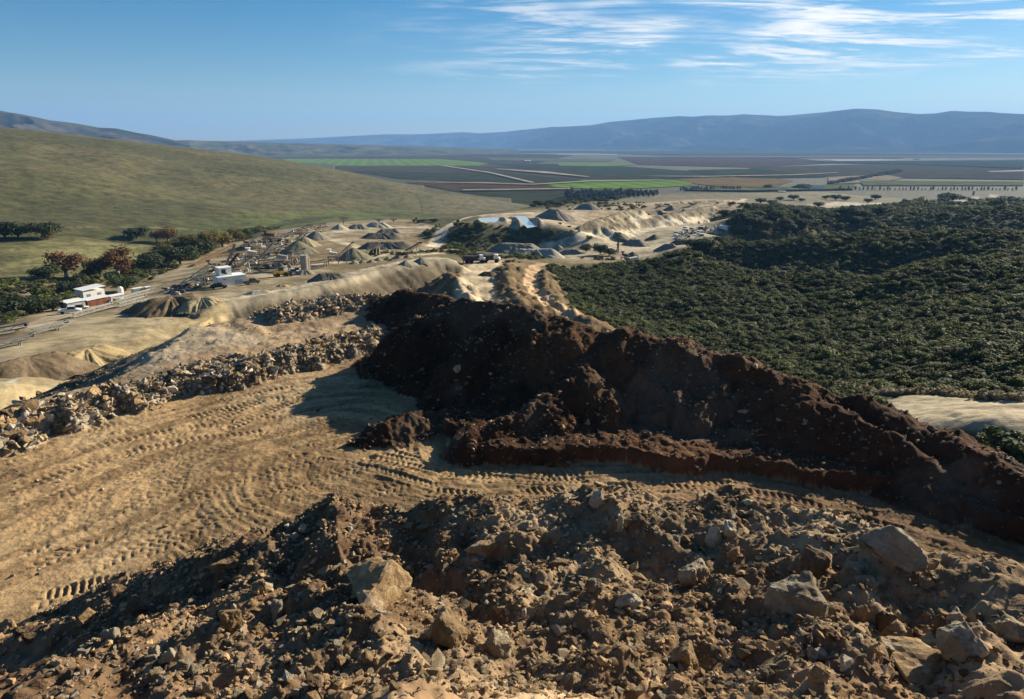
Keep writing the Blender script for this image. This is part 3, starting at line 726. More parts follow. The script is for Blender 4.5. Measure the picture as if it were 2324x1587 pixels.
# ------------------------------------------------------------------ mountains
def lonpt(x): dx, dy, dz = ray(x, 325); return math.atan2(dx, dy)
def range_mesh(name, rows, rc_rows, width, seed, colr, sp):
    """rows: crest pixels; rc_rows: (pixel x, range of the crest)"""
    us = np.array([lonpt(r[0]) for r in rows]); rcs = np.interp(us, [lonpt(a) for a, b in rc_rows], [b for a, b in rc_rows])
    zs = np.array([D(r[0], r[1], c)[2] for r, c in zip(rows, rcs)])
    U = np.arange(us[0], us[-1], 0.0016); T = np.concatenate([np.linspace(0, 1, 70), np.linspace(1.05, 2, 12)])
    UU, TT = np.meshgrid(U, T); rc = np.interp(UU, us, rcs); zc = np.interp(UU, us, zs)
    Rr = rc - width * (1 - TT); X = Rr * np.sin(UU); Y = Rr * np.cos(UU)
    n1 = fbm(X / sp, Y / sp, 5, seed); rid = 1 - np.abs(2 * n1 - 1) * 1.6
    n2 = fbm((X) / (sp * .33), Y / (sp * .33), 4, seed + 9)
    s = np.where(TT <= 1, TT ** 1.25, np.clip(2 - TT, 0, 1) ** 1.1)
    amp = np.clip(TT, 0, 1) * np.clip(1 - TT, 0, 1) * 4 * (TT <= 1)
    Z = -3 + (zc + 3) * (s + amp * (rid - .55) * 0.46 + amp * (n2 - .5) * 0.30) + (n2 - .5) * zc * 0.03 * (TT > .9)
    n, m = X.shape; idx = np.arange(n * m).reshape(n, m); q = np.stack([idx[:-1, :-1], idx[:-1, 1:], idx[1:, 1:], idx[1:, :-1]], -1).reshape(-1, 4)[:, ::-1]
    o = mesh_np(name, np.stack([X, Y, Z], -1).reshape(-1, 3), q, colr, True); o['kind'] = 'structure'
def mat_mount(name, a, c, sc):
    m, w, b = newmat(name); geo = w.new('ShaderNodeNewGeometry').outputs['Position']
    n = w.noise(geo, sc, 8, 0.62); w.l.new(w.mix(w.maprange(n, .42, .62, 0, 1), a, c), b.inputs['Base Color'])
    b.inputs['Roughness'].default_value = 1; b.inputs['Specular IOR Level'].default_value = 0
    return m
MM = mat_mount('mountain_scrub', (.014, .02, .014), (.085, .078, .050), 0.0012)
ML = mat_mount('mountain_left', (.018, .024, .018), (.10, .085, .06), 0.003)
range_mesh('mountains', [(430,323),(560,319),(680,315),(760,311),(820,308),(870,305),(950,305),(1000,303),(1050,300),(1090,303),(1120,301),(1150,299),(1180,295),(1210,293),(1250,288),(1290,287),(1340,284),(1380,277),(1420,273),
    (1460,270),(1490,267),(1540,263),(1570,265),(1600,262),(1650,263),(1680,260),(1720,262),(1760,264),(1800,261),(1850,256),(1890,251),(1930,247),(1980,249),(2030,255),(2080,259),(2110,258),(2145,252),(2180,254),(2230,254),(2258,257),
    (2400,262),(2600,268),(2900,285),(3400,300)], [(430, 19000), (900, 18000), (1150, 16500), (1300, 13500), (2258, 11500), (3400, 10000)], 2600, 301, MM, 1500)
range_mesh('mountain_spur', [(-900,190),(-500,205),(-200,222),(0,249),(60,259),(120,272),(180,280),(230,290),(270,292),(310,301),(350,308),(400,319),(430,324)], [(-900, 5200), (430, 6200)], 1700, 311, ML, 620)
range_mesh('low_hills', [(300,323),(350,321),(420,318.5),(520,321),(640,324.5),(740,327),(860,330),(980,333.5),(1100,337.5),(1180,341)], [(300, 6800), (1180, 7600)], 1500, 317, mat_mount('low_hill', (.075, .08, .04), (.13, .12, .065), .006), 500)

# ------------------------------------------------------------------ fields of the valley floor, thin sheets one above the other
def mat_field(name, c1, c2, ang, period, soft=0.35, var=.25):
    m, w, b = newmat(name); geo = w.new('ShaderNodeNewGeometry').outputs['Position']
    sp = w.new('ShaderNodeSeparateXYZ', inp={0: geo}); d = w.math('ADD', w.math('MULTIPLY', sp.outputs[0], math.cos(ang)), w.math('MULTIPLY', sp.outputs[1], math.sin(ang)))
    s = w.math('SINE', w.math('MULTIPLY', d, 2 * math.pi / period)); s = w.maprange(s, -soft, soft, 0, 1)
    col = w.mix(s, c1, c2); n = w.maprange(w.noise(geo, .012, 6, .65), .35, .65, 1 - var, 1 + var); vv = w.new('ShaderNodeCombineXYZ', inp={0: n, 1: n, 2: n}).outputs[0]
    w.l.new(w.mix(1.0, col, vv, 'MULTIPLY'), b.inputs['Base Color']); b.inputs['Roughness'].default_value = 1; b.inputs['Specular IOR Level'].default_value = 0
    return m
F_vine = mat_field('vineyard_rows', (.035, .038, .022), (.085, .07, .045), R(20), 26); F_vine2 = mat_field('vineyard_rows_dark', (.028, .036, .02), (.05, .055, .03), R(70), 34)
F_brown = mat_field('vineyard_brown', (.055, .04, .024), (.085, .058, .034), R(25), 30); F_green = mat_field('crop_green', (.10, .17, .028), (.13, .20, .04), R(10), 60, var=.15)
F_tan = mat_field('bare_field', (.20, .17, .11), (.25, .21, .15), R(80), 90); F_pale = mat_field('pale_field', (.30, .29, .24), (.36, .35, .31), R(80), 120); F_olive = mat_field('olive_field', (.09, .10, .05), (.12, .12, .06), R(5), 60)
F_gold = mat_field('golden_vines', (.13, .095, .045), (.16, .115, .055), R(30), 40); F_track = mat_field('farm_track', (.30, .26, .19), (.33, .28, .21), 0, 50)
_fz = [0.0]
def field(name, px, mat, top=None):
    _fz[0] += 0.12; z = 0.25 + _fz[0]
    pts = [P(x, y, z) for x, y in px]
    # finely divided rim so that the outline follows straight lines on the plain
    o = mesh_np(name, [(a, b, z) for a, b in pts], [tuple(range(len(pts)))], mat, False)
    if o.data.polygons[0].normal.z < 0: o.data.flip_normals()
    o['kind'] = 'structure'; return o
FIELDS = [
    ('vineyard_field', [(560,352),(1120,352),(1300,352),(1200,376),(1090,375),(660,372),(600,362)], F_vine),
    ('brown_field', [(620,358),(880,356),(1200,357),(1190,360),(760,360),(640,364)], F_brown),
    ('green_crop_field', [(636,360.5),(1000,361.5),(1075,367),(1108,371.5),(1085,376),(690,376)], F_green),
    ('vineyard_field', [(690,377.5),(1000,376.5),(1140,376.5),(1235,392),(1330,406),(1240,414),(1100,413),(930,408),(820,394)], F_vine),
    ('dark_field', [(800,389),(1030,392),(1120,390),(1330,410),(1200,416),(1040,412),(900,406)], F_vine2),
    ('vineyard_field', [(1120,372),(1250,372),(1420,378),(1560,388),(1700,400),(1540,407),(1330,407),(1230,391)], F_vine2),
    ('brown_field', [(920,414),(1080,413),(1230,418),(1330,421),(1280,430),(1100,432),(1010,430)], F_brown),
    ('dark_field', [(1010,431),(1280,431),(1440,431),(1430,452),(1240,470),(1150,466)], F_vine2),
    ('green_crop_field', [(1230,416),(1330,410),(1500,408),(1580,412),(1560,422),(1440,428),(1320,428),(1260,424)], F_green),
    ('golden_field', [(1540,406),(1640,402),(1760,405),(1800,410),(1760,424),(1660,424),(1600,420),(1560,414)], F_gold),
    ('green_crop_field', [(1265,371),(1420,371),(1445,375),(1370,377.5),(1270,376)], F_green),
    ('olive_field', [(1100,358),(1400,362),(1380,367),(1120,364)], F_olive),
    ('brown_field', [(1400,356),(1800,358),(1900,370),(1700,380),(1450,374)], F_brown),
    ('vineyard_field', [(1700,380),(2000,372),(2324,384),(2324,408),(2050,404),(1900,400),(1740,398)], F_vine),
    ('dark_field', [(1560,386),(1720,383),(1880,402),(1760,404),(1640,401)], F_vine2),
    ('bare_field', [(1880,402),(2010,396),(2050,404),(2010,412),(1880,418)], F_tan),
    ('olive_field', [(1950,410),(2324,412),(2324,421),(1960,421)], F_olive),
    ('pale_field', [(1860,362),(2000,362),(2040,364.5),(1900,365.5)], F_pale),
    ('pale_field', [(1240,349.5),(1400,350),(1400,351.5),(1260,351)], F_pale),
    ('pale_field', [(2020,358.5),(2324,360),(2324,361.5),(2060,360.5)], F_pale),
    ('pale_field', [(2240,388.5),(2324,386),(2324,389),(2250,390.5)], F_pale),
    ('brown_field', [(1000,348),(1260,350),(1300,354),(1000,352)], F_brown),
    ('olive_field', [(620,345),(980,344),(1100,348),(900,351),(640,350)], F_olive),
    ('bare_field', [(700,338),(980,339),(1160,343),(1000,345),(760,343)], F_tan),
    ('vineyard_field', [(1300,345),(1800,346),(2324,350),(2324,355),(1500,353)], F_vine),
    ('dark_field', [(1000,336),(1700,335),(2324,337),(2324,339.5),(1700,337.5),(1000,338.5)], F_vine2),
    ('olive_field', [(1180,339.5),(1700,338.5),(2324,340.5),(2324,342.5),(1700,341),(1180,342)], F_olive),
    ('dark_field', [(1160,343),(1700,342),(2324,344),(2324,348),(1700,345),(1160,346.5)], F_vine2),
    ('vineyard_field', [(1500,356),(2324,357),(2324,359.5),(2000,359),(1500,357.5)], F_vine),
    ('vineyard_field', [(1820,366),(2324,363),(2324,382),(2000,371),(1900,370)], F_vine2),
    ('dark_field', [(980,337),(1180,338),(1160,343),(980,341)], F_vine2),
    ('olive_field', [(1560,421),(1660,425),(1760,425),(1880,419),(1940,418),(1940,428),(1700,432),(1560,430)], F_olive),
    ('farm_track', [(1000,376),(1012,376),(1120,392),(1215,414),(1205,414.5),(1108,392)], F_track),
    ('farm_track', [(930,413),(1100,414),(1210,417.5),(1330,410),(1500,407.5),(1510,408.3),(1330,411.5),(1210,419),(1100,415.5)], F_track),
    ('farm_track', [(1050,430),(1300,427),(1300,428.5),(1050,432)], F_track),
    ('farm_track', [(1440,399),(1600,399.5),(1800,396),(1900,391),(1902,392),(1800,397.5),(1600,401)], F_track),
    ('farm_track', [(1120,383),(1128,383),(1240,389),(1340,401),(1330,401)], F_track),
]
for nm, px, mt in FIELDS: field(nm, px, mt)

# ------------------------------------------------------------------ settling ponds
def mat_water():
    m, w, b = newmat('pond_water'); b.inputs['Base Color'].default_value = (.42, .47, .45, 1); b.inputs['Roughness'].default_value = 0.08; b.inputs['Specular IOR Level'].default_value = 0.6
    geo = w.new('ShaderNodeNewGeometry').outputs['Position']; bp = w.new('ShaderNodeBump', inp={'Height': w.noise(geo, .8, 3, .5)}); bp.inputs['Strength'].default_value = .08; bp.inputs['Distance'].default_value = .1
    w.l.new(bp.outputs[0], b.inputs['Normal']); return m
MW = mat_water()
for pl, zw in BASINS[:2]:
    c = np.mean(pl, axis=0); q = [(c[0] + (a - c[0]) * 1.25, c[1] + (b - c[1]) * 1.25, zw - .9) for a, b in pl]
    o = mesh_np('pond_water', q, [tuple(range(len(q)))], MW, False)
    if o.data.polygons[0].normal.z < 0: o.data.flip_normals()
    o['kind'] = 'structure'

# ------------------------------------------------------------------ air
def build_haze():
    bm = bmesh.new(); bmesh.ops.create_cube(bm, size=1.0)
    for v in bm.verts: v.co = (v.co.x * 50000, v.co.y * 50000 + 0, -8 + (v.co.z + .5) * 1000)
    me = bpy.data.meshes.new('haze'); bm.to_mesh(me); bm.free(); o = bpy.data.objects.new('haze', me); COL.objects.link(o)
    m = bpy.data.materials.new('haze'); m.use_nodes = True; w = NT(m.node_tree); w.n.clear()
    out = w.new('ShaderNodeOutputMaterial'); v = w.new('ShaderNodeVolumePrincipled')
    v.inputs['Color'].default_value = (.26, .52, 1.0, 1); v.inputs['Density'].default_value = HAZE; v.inputs['Anisotropy'].default_value = 0.1
    w.l.new(v.outputs[0], out.inputs['Volume']); me.materials.append(m); o['kind'] = 'stuff'
HAZE = 5.8e-5
build_haze()

# ------------------------------------------------------------------ rocks
from mathutils import noise as mnoise
def rock_mesh(name, seed, npts=13, cuts=2, ax=(1, 1, 1), rough=0.10):
    r = random.Random(seed); bm = bmesh.new()
    for i in range(npts):
        v = Vector((r.gauss(0, 1), r.gauss(0, 1), r.gauss(0, 1))).normalized() * r.uniform(.82, 1.05); bm.verts.new((v.x * ax[0], v.y * ax[1], v.z * ax[2]))
    res = bmesh.ops.convex_hull(bm, input=bm.verts); bmesh.ops.delete(bm, geom=[g for g in res['geom_interior'] if isinstance(g, bmesh.types.BMVert)], context='VERTS')
    bmesh.ops.dissolve_limit(bm, angle_limit=R(16), verts=bm.verts, edges=bm.edges)
    if cuts:
        bmesh.ops.bevel(bm, geom=list(bm.edges), offset=0.035, segments=1, affect='EDGES', profile=.6)
        bmesh.ops.triangulate(bm, faces=bm.faces)
        for c in range(cuts): bmesh.ops.subdivide_edges(bm, edges=[e for e in bm.edges if e.calc_length() > .22 / (c + 1)], cuts=1, use_grid_fill=False); bmesh.ops.triangulate(bm, faces=bm.faces)
        bm.normal_update(); off = Vector((seed * 3.1, 0, seed))
        for v in bm.verts:
            n = mnoise.fractal(v.co * 1.7 + off, .8, 2.1, 5) * rough + mnoise.fractal(v.co * 7 + off, .9, 2.1, 3) * rough * .28
            v.co += v.normal * n
    else:
        bmesh.ops.triangulate(bm, faces=bm.faces)
    me = bpy.data.meshes.new(name); bm.to_mesh(me); bm.free(); return me
def mat_rock(name, c1, c2, c3, per=.3):
    m, w, b = newmat(name); oc = w.new('ShaderNodeTexCoord').outputs['Object']; oi = w.new('ShaderNodeObjectInfo').outputs['Random']
    loc = w.new('ShaderNodeVectorMath', operation='ADD', inp={0: oc, 1: w.new('ShaderNodeCombineXYZ', inp={0: w.math('MULTIPLY', oi, 37.0), 1: 0.0, 2: w.math('MULTIPLY', oi, 11.0)}).outputs[0]}).outputs[0]
    n = w.noise(loc, 1.3, 7, .62); n2 = w.noise(loc, 9, 6, .7); n3 = w.noise(loc, .8, 4, .6, dist=1.2)
    col = w.mix(w.maprange(n, .40, .60, 0, 1), c1, c2); col = w.mix(w.maprange(n3, .52, .66, 0, .8), col, c3)
    v = w.math('MULTIPLY', w.maprange(n2, .3, .7, .72, 1.22), w.maprange(oi, 0, 1, 1 - per, 1 + per)); vv = w.new('ShaderNodeCombineXYZ', inp={0: v, 1: v, 2: v}).outputs[0]
    col = w.mix(1.0, col, vv, 'MULTIPLY')
    # earth lying on upward faces, broken up
    nz = w.new('ShaderNodeSeparateXYZ', inp={0: w.new('ShaderNodeNewGeometry').outputs['Normal']}).outputs[2]
    du = w.math('MULTIPLY', w.maprange(nz, .35, .9, 0, 1), w.maprange(w.noise(loc, 3.5, 5, .7), .48, .60, 0, .7)); col = w.mix(du, col, (.22, .15, .085))
    w.l.new(col, b.inputs['Base Color']); b.inputs['Roughness'].default_value = .9
    bp = w.new('ShaderNodeBump', inp={'Height': w.math('ADD', w.noise(loc, 5, 8, .72), w.math('MULTIPLY', n2, .5))}); bp.inputs['Strength'].default_value = .9; bp.inputs['Distance'].default_value = .09
    w.l.new(bp.outputs[0], b.inputs['Normal']); return m
MR_tan = mat_rock('rock_tan', (.40, .27, .135), (.28, .175, .08), (.50, .40, .26)); MR_grey = mat_rock('rock_grey', (.38, .31, .20), (.26, .20, .12), (.50, .44, .33))
MR_pale = mat_rock('rock_pale', (.55, .48, .36), (.42, .34, .23), (.60, .56, .46)); MR_brown = mat_rock('rock_brown', (.17, .11, .06), (.12, .075, .045), (.24, .17, .10))
BIG = {k: [rock_mesh('boulder_' + k, 10 * i + s, 11 + s % 4, 3, a, .09) for s, a in enumerate(((1, .8, .75), (.9, 1, .7), (1, .7, .9), (.85, .9, 1)))] for i, k in enumerate(('tan', 'grey', 'pale', 'brown'))}
for k, mt in (('tan', MR_tan), ('grey', MR_grey), ('pale', MR_pale), ('brown', MR_brown)):
    for me in BIG[k]: me.materials.append(mt)
SMALL = {k: [rock_mesh('stone_' + k, 200 + 10 * i + s, 10, 0, (1, .8, .7)) for s in range(5)] for i, k in enumerate(('tan', 'grey', 'pale', 'brown'))}
for k, mt in (('tan', MR_tan), ('grey', MR_grey), ('pale', MR_pale), ('brown', MR_brown)):
    for me in SMALL[k]: me.materials.append(mt)
def zfine(x, y):
    z, _ = land(np.array([x], float), np.array([y], float)); return float(z[0])
BOULD = [ # x, y centre, w, h, kind, label
 (850,1310,176,150,'tan','huge ochre boulder capped with dark dirt, largest in the shaded part of the stony bank'),
 (1018,1412,106,118,'tan','angular tan boulder with a bright upper edge, below the huge ochre boulder'),
 (1129,1450,82,72,'grey','flat grey boulder just right of the angular tan boulder near the bottom'),
 (1192,1392,27,39,'pale','small white upright stone above the flat grey boulder'),
 (1094,1238,70,52,'tan','slanting tan rock with a raised tip below the middle of the bank crest'),
 (1275,1272,52,36,'tan','long flattish tan stone lying aslant in the middle of the bank'),
 (1347,1333,45,44,'grey','round grey stone in the stony slope below the middle of the bank'),
 (1426,1364,66,36,'pale','pale wedge shaped stone with flat top in the middle of the stony slope'),
 (1437,1280,28,32,'grey','small blocky grey stone above the pale wedge shaped stone'),
 (1406,1185,24,50,'pale','narrow pointed pale stone standing upright near the bank crest'),
 (1354,1134,36,46,'pale','upright squarish pale stone on the very crest of the bank'),
 (1548,1482,78,76,'tan','blocky tan boulder cut by the bottom edge, right of the middle'),
 (928,1194,30,22,'tan','small cubic tan stone near the crest above the huge ochre boulder'),
 (838,1488,36,38,'tan','rounded dull stone near the bottom below the huge ochre boulder'),
 (888,1492,36,28,'brown','squat brown stone by the bottom edge left of the angular tan boulder'),
 (1077,1378,35,30,'tan','knobbly tan stone right of the angular tan boulder top'),
 (1214,1288,24,30,'tan','small tan stone leaning below the slanting tan rock'),
 (1448,1470,42,26,'tan','small ochre stone on the lit dirt beside the blocky tan boulder'),
 (2025,1240,130,92,'pale','big pale slab tilted up on the right end of the bank crest'),
 (1802,1343,132,136,'grey','big grey brown pointed boulder with a pale streak in the right half of the bank'),
 (1846,1265,76,96,'brown','dirt coated brown boulder standing behind the big grey brown pointed one'),
 (1575,1297,82,80,'grey','broad grey boulder sunk into the slope left of the big pointed boulder'),
 (1619,1211,38,60,'pale','narrow leaning pale stone, left one of the split pair near the crest'),
 (1650,1194,54,46,'pale','blocky pale stone, right one of the split pair near the crest'),
 (1951,1385,28,72,'tan','narrow tan pointed stone standing in the dirt right of the big pointed boulder'),
 (1961,1321,52,40,'grey','round grey stone half buried below the big pale tilted slab'),
 (2075,1494,172,90,'tan','large domed yellowish boulder at the bottom right of the bank'),
 (2184,1458,86,106,'grey','tall grey tan boulder beside the large domed boulder at the right edge'),
 (2172,1396,56,52,'pale','white angular stone above the tall boulder at the right edge'),
 (2133,1420,26,74,'brown','thin dark upright slab between the domed boulder and the white stone'),
 (2100,1327,36,32,'tan','small orange tan stone on the lit dirt below the big pale slab'),
 (2010,1420,50,66,'brown','reddish brown rock wedged above the large domed boulder'),
 (1882,1406,34,18,'pale','little pale yellow flat stone under the big pointed boulder'),
 (1905,1392,22,32,'tan','little rounded tan stone beside the pale yellow flat stone'),
 (1665,1254,36,42,'tan','rounded tan stone below the split pair of pale stones'),
 (1690,1124,30,28,'tan','pyramid shaped tan stone perched on the crest right of the middle'),
 (1584,1128,38,28,'pale','white slanting stone perched on the crest above the split pair'),
 (1852,1487,66,26,'pale','pale flat topped stone at the bottom edge left of the domed boulder'),
 (1912,1505,48,32,'pale','pale rounded stone at the bottom edge touching the domed boulder'),
 (1785,1473,54,54,'brown','jagged brown rock at the bottom edge right of the blocky tan boulder'),
 (1668,1502,44,32,'grey','grey flat stone at the bottom edge between the blocky and the jagged rocks'),
 (1881,1455,38,40,'brown','brown stone coated with dirt above the pale flat topped stone'),
 (1782,1246,24,28,'pale','small pale stone left of the dirt coated brown boulder'),
 (740,1180,46,32,'tan','tan rock on the shaded flank just left of the crest peak'),
 (591,1329,40,54,'tan','upright tan stone on the left flank of the bank'),
 (633,1387,50,66,'pale','pale teardrop shaped stone left of the huge ochre boulder'),
 (523,1397,60,58,'tan','rounded tan boulder left of the pale teardrop stone'),
 (506,1274,62,34,'tan','long tan rock at the upper edge of the left flank'),
 (313,1370,60,42,'brown','dark brown boulder in shade near the tracked ground at left'),
 (384,1488,36,32,'pale','white rounded stone by the bottom edge at left, right one of two'),
 (356,1480,34,40,'pale','white elongated stone by the bottom edge at left, left one of two'),
 (419,1503,48,32,'grey','grey stone at the bottom edge right of the two white stones'),
 (254,1434,52,32,'pale','pale slanting stone on the far left flank of the bank'),
 (507,1325,28,32,'brown','brown stone above the rounded tan boulder at left'),
 (590,1430,26,22,'tan','small lit stone under the upright tan stone at left'),
 (199,1400,48,34,'tan','tan lump at the foot of the bank next to the crawler tracks'),
 (18,1427,38,46,'tan','tan boulder at the left edge of the picture where the bank meets the pad'),
 (2290,1420,70,60,'grey','grey boulder at the extreme right of the bank'),
 (1300,1550,70,60,'tan','tan boulder below the middle of the stony slope at the bottom'),
 (700,1548,64,52,'brown','brown boulder at the bottom below the huge ochre boulder, to its left'),
 (72,917,46,30,'brown','largest dark brown block on the outer rim of the rubble row at left'),
 (30,985,44,26,'tan','big ochre block at the foot of the rubble row at the left edge'),
 (388,880,34,22,'pale','white block standing out of the rubble row left of its middle'),
 (476,862,46,24,'brown','large brown block half buried in the rubble row'),
 (871,673,14,13,'pale','white block at the end of the far rubble row on the bench'),
 (1358,868,26,34,'brown','brown boulder on the shaded face of the dark ridge under the bouldery spur'),
 (1037,838,24,22,'grey','grey boulder low on the left part of the shaded ridge'),
 (1333,955,14,26,'tan','tan stone standing on the ledge at the foot of the dark ridge'),
 (1684,930,24,18,'grey','grey rock half way up the right part of the shaded ridge'),
]
USED = []
def put_rock(x, y, w, h, kind, label, name='boulder', group=None, sink=.22, fine=False, sd=0):
    gx, gy, g = hit(x, y + h * .30); r = math.hypot(gx, gy); sl = math.sqrt(r * r + (CAMZ - g) ** 2)
    W = w / FP * sl * .5; H = h / FP * sl * .5
    rd = random.Random(int(x * 7 + y * 13 + sd)); me = rd.choice(BIG[kind] if w > 16 else SMALL[kind])
    o = bpy.data.objects.new(name, me); COL.objects.link(o)
    o.scale = (W * 1.12, (W + H) * .5, H * 1.2); z = zfine(gx, gy)
    o.location = (gx, gy, z + H * (1.0 - 2 * sink) * .55); o.rotation_euler = (rd.uniform(-.25, .25), rd.uniform(-.25, .25), rd.uniform(-.6, .6) + rd.choice((0, math.pi)))
    tag(o, label, 'boulder' if name == 'boulder' else 'stone', group); USED.append((gx, gy, W)); return o
def build_boulders():
    for b in BOULD: put_rock(*b)
MARKS = [('the huge ochre boulder',850,1310),('the angular tan boulder',1018,1412),('the flat grey boulder',1129,1450),('the slanting tan rock',1094,1238),('the long flattish stone',1275,1272),('the round grey stone',1347,1333),
 ('the pale wedge stone',1426,1364),('the upright crest stone',1354,1134),('the blocky tan boulder',1548,1482),('the big pale slab',2025,1240),('the big pointed boulder',1802,1343),('the broad grey boulder',1575,1297),('the split pale pair',1635,1200),
 ('the narrow tan stone',1951,1385),('the large domed boulder',2075,1494),('the right edge boulder',2184,1458),('the pyramid crest stone',1690,1124),('the jagged brown rock',1785,1473),('the upright flank stone',591,1329),('the pale teardrop stone',633,1387),
 ('the rounded left boulder',523,1397),('the dark left boulder',313,1370),('the white pair',370,1484),('the crawler tracks',150,1345),('the crest peak rock',740,1180),('the left edge boulder',18,1427)]
ORD = 'first second third fourth fifth sixth seventh eighth ninth tenth eleventh twelfth thirteenth fourteenth fifteenth sixteenth seventeenth eighteenth nineteenth twentieth'.split()
def ordw(i):
    if i < 20: return ORD[i]
    if i >= 49: return ('fiftieth', 'fifty-first', 'fifty-second', 'fifty-third', 'fifty-fourth', 'fifty-fifth', 'fifty-sixth')[i - 49]
    t = (i + 1) // 10; u = (i + 1) % 10; b = ('twent', 'thirt', 'fort')[t - 2]
    return b + 'ieth' if u == 0 else b + 'y-' + ORD[u - 1]
SEEN = set()
def uniq(opts):
    for o in opts:
        if len(o.split()) > 15: continue
        if o not in SEEN: SEEN.add(o); return o
    return opts[0]
def build_stones():
    r = random.Random(5); word = {'tan': 'tan', 'grey': 'grey', 'pale': 'pale', 'brown': 'dark brown'}
    def size(w, lo, hi): return 'small' if w < lo else ('middling' if w < hi else 'larger')
    fx = [(-200, 1500), (0, 1440), (200, 1362), (420, 1265), (610, 1205), (760, 1150), (1000, 1148), (1350, 1125), (1620, 1120), (1900, 1195), (2258, 1300), (2400, 1350)]
    for i in range(150):
        x = r.uniform(-20, 2330); y0 = np.interp(x, [a for a, b in fx], [b for a, b in fx]); y = y0 + (1585 - y0) * r.random() ** .9; w = min(46, 17 * math.exp(r.gauss(0, .42))); k = r.choices(('tan', 'grey', 'pale', 'brown'), (4, 3, 3, 2))[0]
        ms = sorted(MARKS, key=lambda m: (m[1] - x) ** 2 + (m[2] - y) ** 2); opt = []
        for m in ms[:3]:
            dx, dy = x - m[1], y - m[2]; d = ('right' if dx > 0 else 'left') + ' of' if abs(dx) > abs(dy) else ('below' if dy > 0 else 'above'); dist = math.hypot(dx, dy); q = 'close' if dist < 90 else ('a little way' if dist < 180 else 'well')
            opt.append(f'{size(w, 12, 19)} {word[k]} stone on the bank, {q} {d} {m[0]}'); opt.append(f'{size(w, 12, 19)} {word[k]} angular stone on the bank, {q} {d} {m[0]}')
        put_rock(x, y, w, w * r.uniform(.6, 1.0), k, uniq(opt), 'stone', 'loose stones strewn over the stony bank', .2, sd=i)
    wr = [(0, 955), (176, 925), (318, 885), (480, 850), (620, 815), (776, 782), (830, 765)]
    pos = lambda t: ('at the left end', 'near the left end', 'left of the middle', 'in the middle', 'right of the middle', 'near the right end', 'at the right end')[min(6, int(t * 7))]
    for i in range(80):
        x = r.uniform(0, 820); t = r.gauss(0, .5); y = np.interp(x, [a for a, b in wr], [b for a, b in wr]) + t * np.interp(x, [0, 800], [44, 16]); ms_ = np.interp(x, [0, 800], [19, 8]); w = max(6, ms_ * math.exp(r.gauss(0, .4))); k = r.choices(('tan', 'grey', 'pale', 'brown'), (3, 2, 4, 2))[0]
        e = 'on its upper edge' if t < -.35 else ('at its foot' if t > .4 else 'on its back'); z_ = size(w, ms_ * .85, ms_ * 1.3)
        put_rock(x, y, w, w * r.uniform(.6, 1.0), k, uniq([f'{z_} {word[k]} {a} {pos(x / 820)} of the rubble row, {e}' for a in ('block', 'broken block', 'lump', 'rock', 'slab', 'chunk', 'angular rock')]), 'stone', 'blocks of the rubble row behind the pad', .2, sd=i + 300)
    for i in range(48):
        x = r.uniform(950, 2150); t = r.random() ** .8; y = np.interp(x, [950, 1200, 1500, 2150], [700, 720, 790, 990]) + t * np.interp(x, [950, 1300, 2150], [200, 260, 60]); w = 8 * math.exp(r.gauss(0, .35)); k = r.choices(('tan', 'grey', 'pale', 'brown'), (2, 4, 2, 3))[0]
        e = 'high up' if t < .35 else ('half way up' if t < .7 else 'low down')
        put_rock(x, y, w, w * r.uniform(.6, 1.0), k, uniq([f'{size(w, 7, 10)} {word[k]} {a} {e} {pos((x - 950) / 1200)} of the dark ridge' for a in ('stone', 'rock', 'lump', 'block')]), 'stone', 'stones lodged in the dark earth ridge', .2, sd=i + 600)
build_boulders(); build_stones()

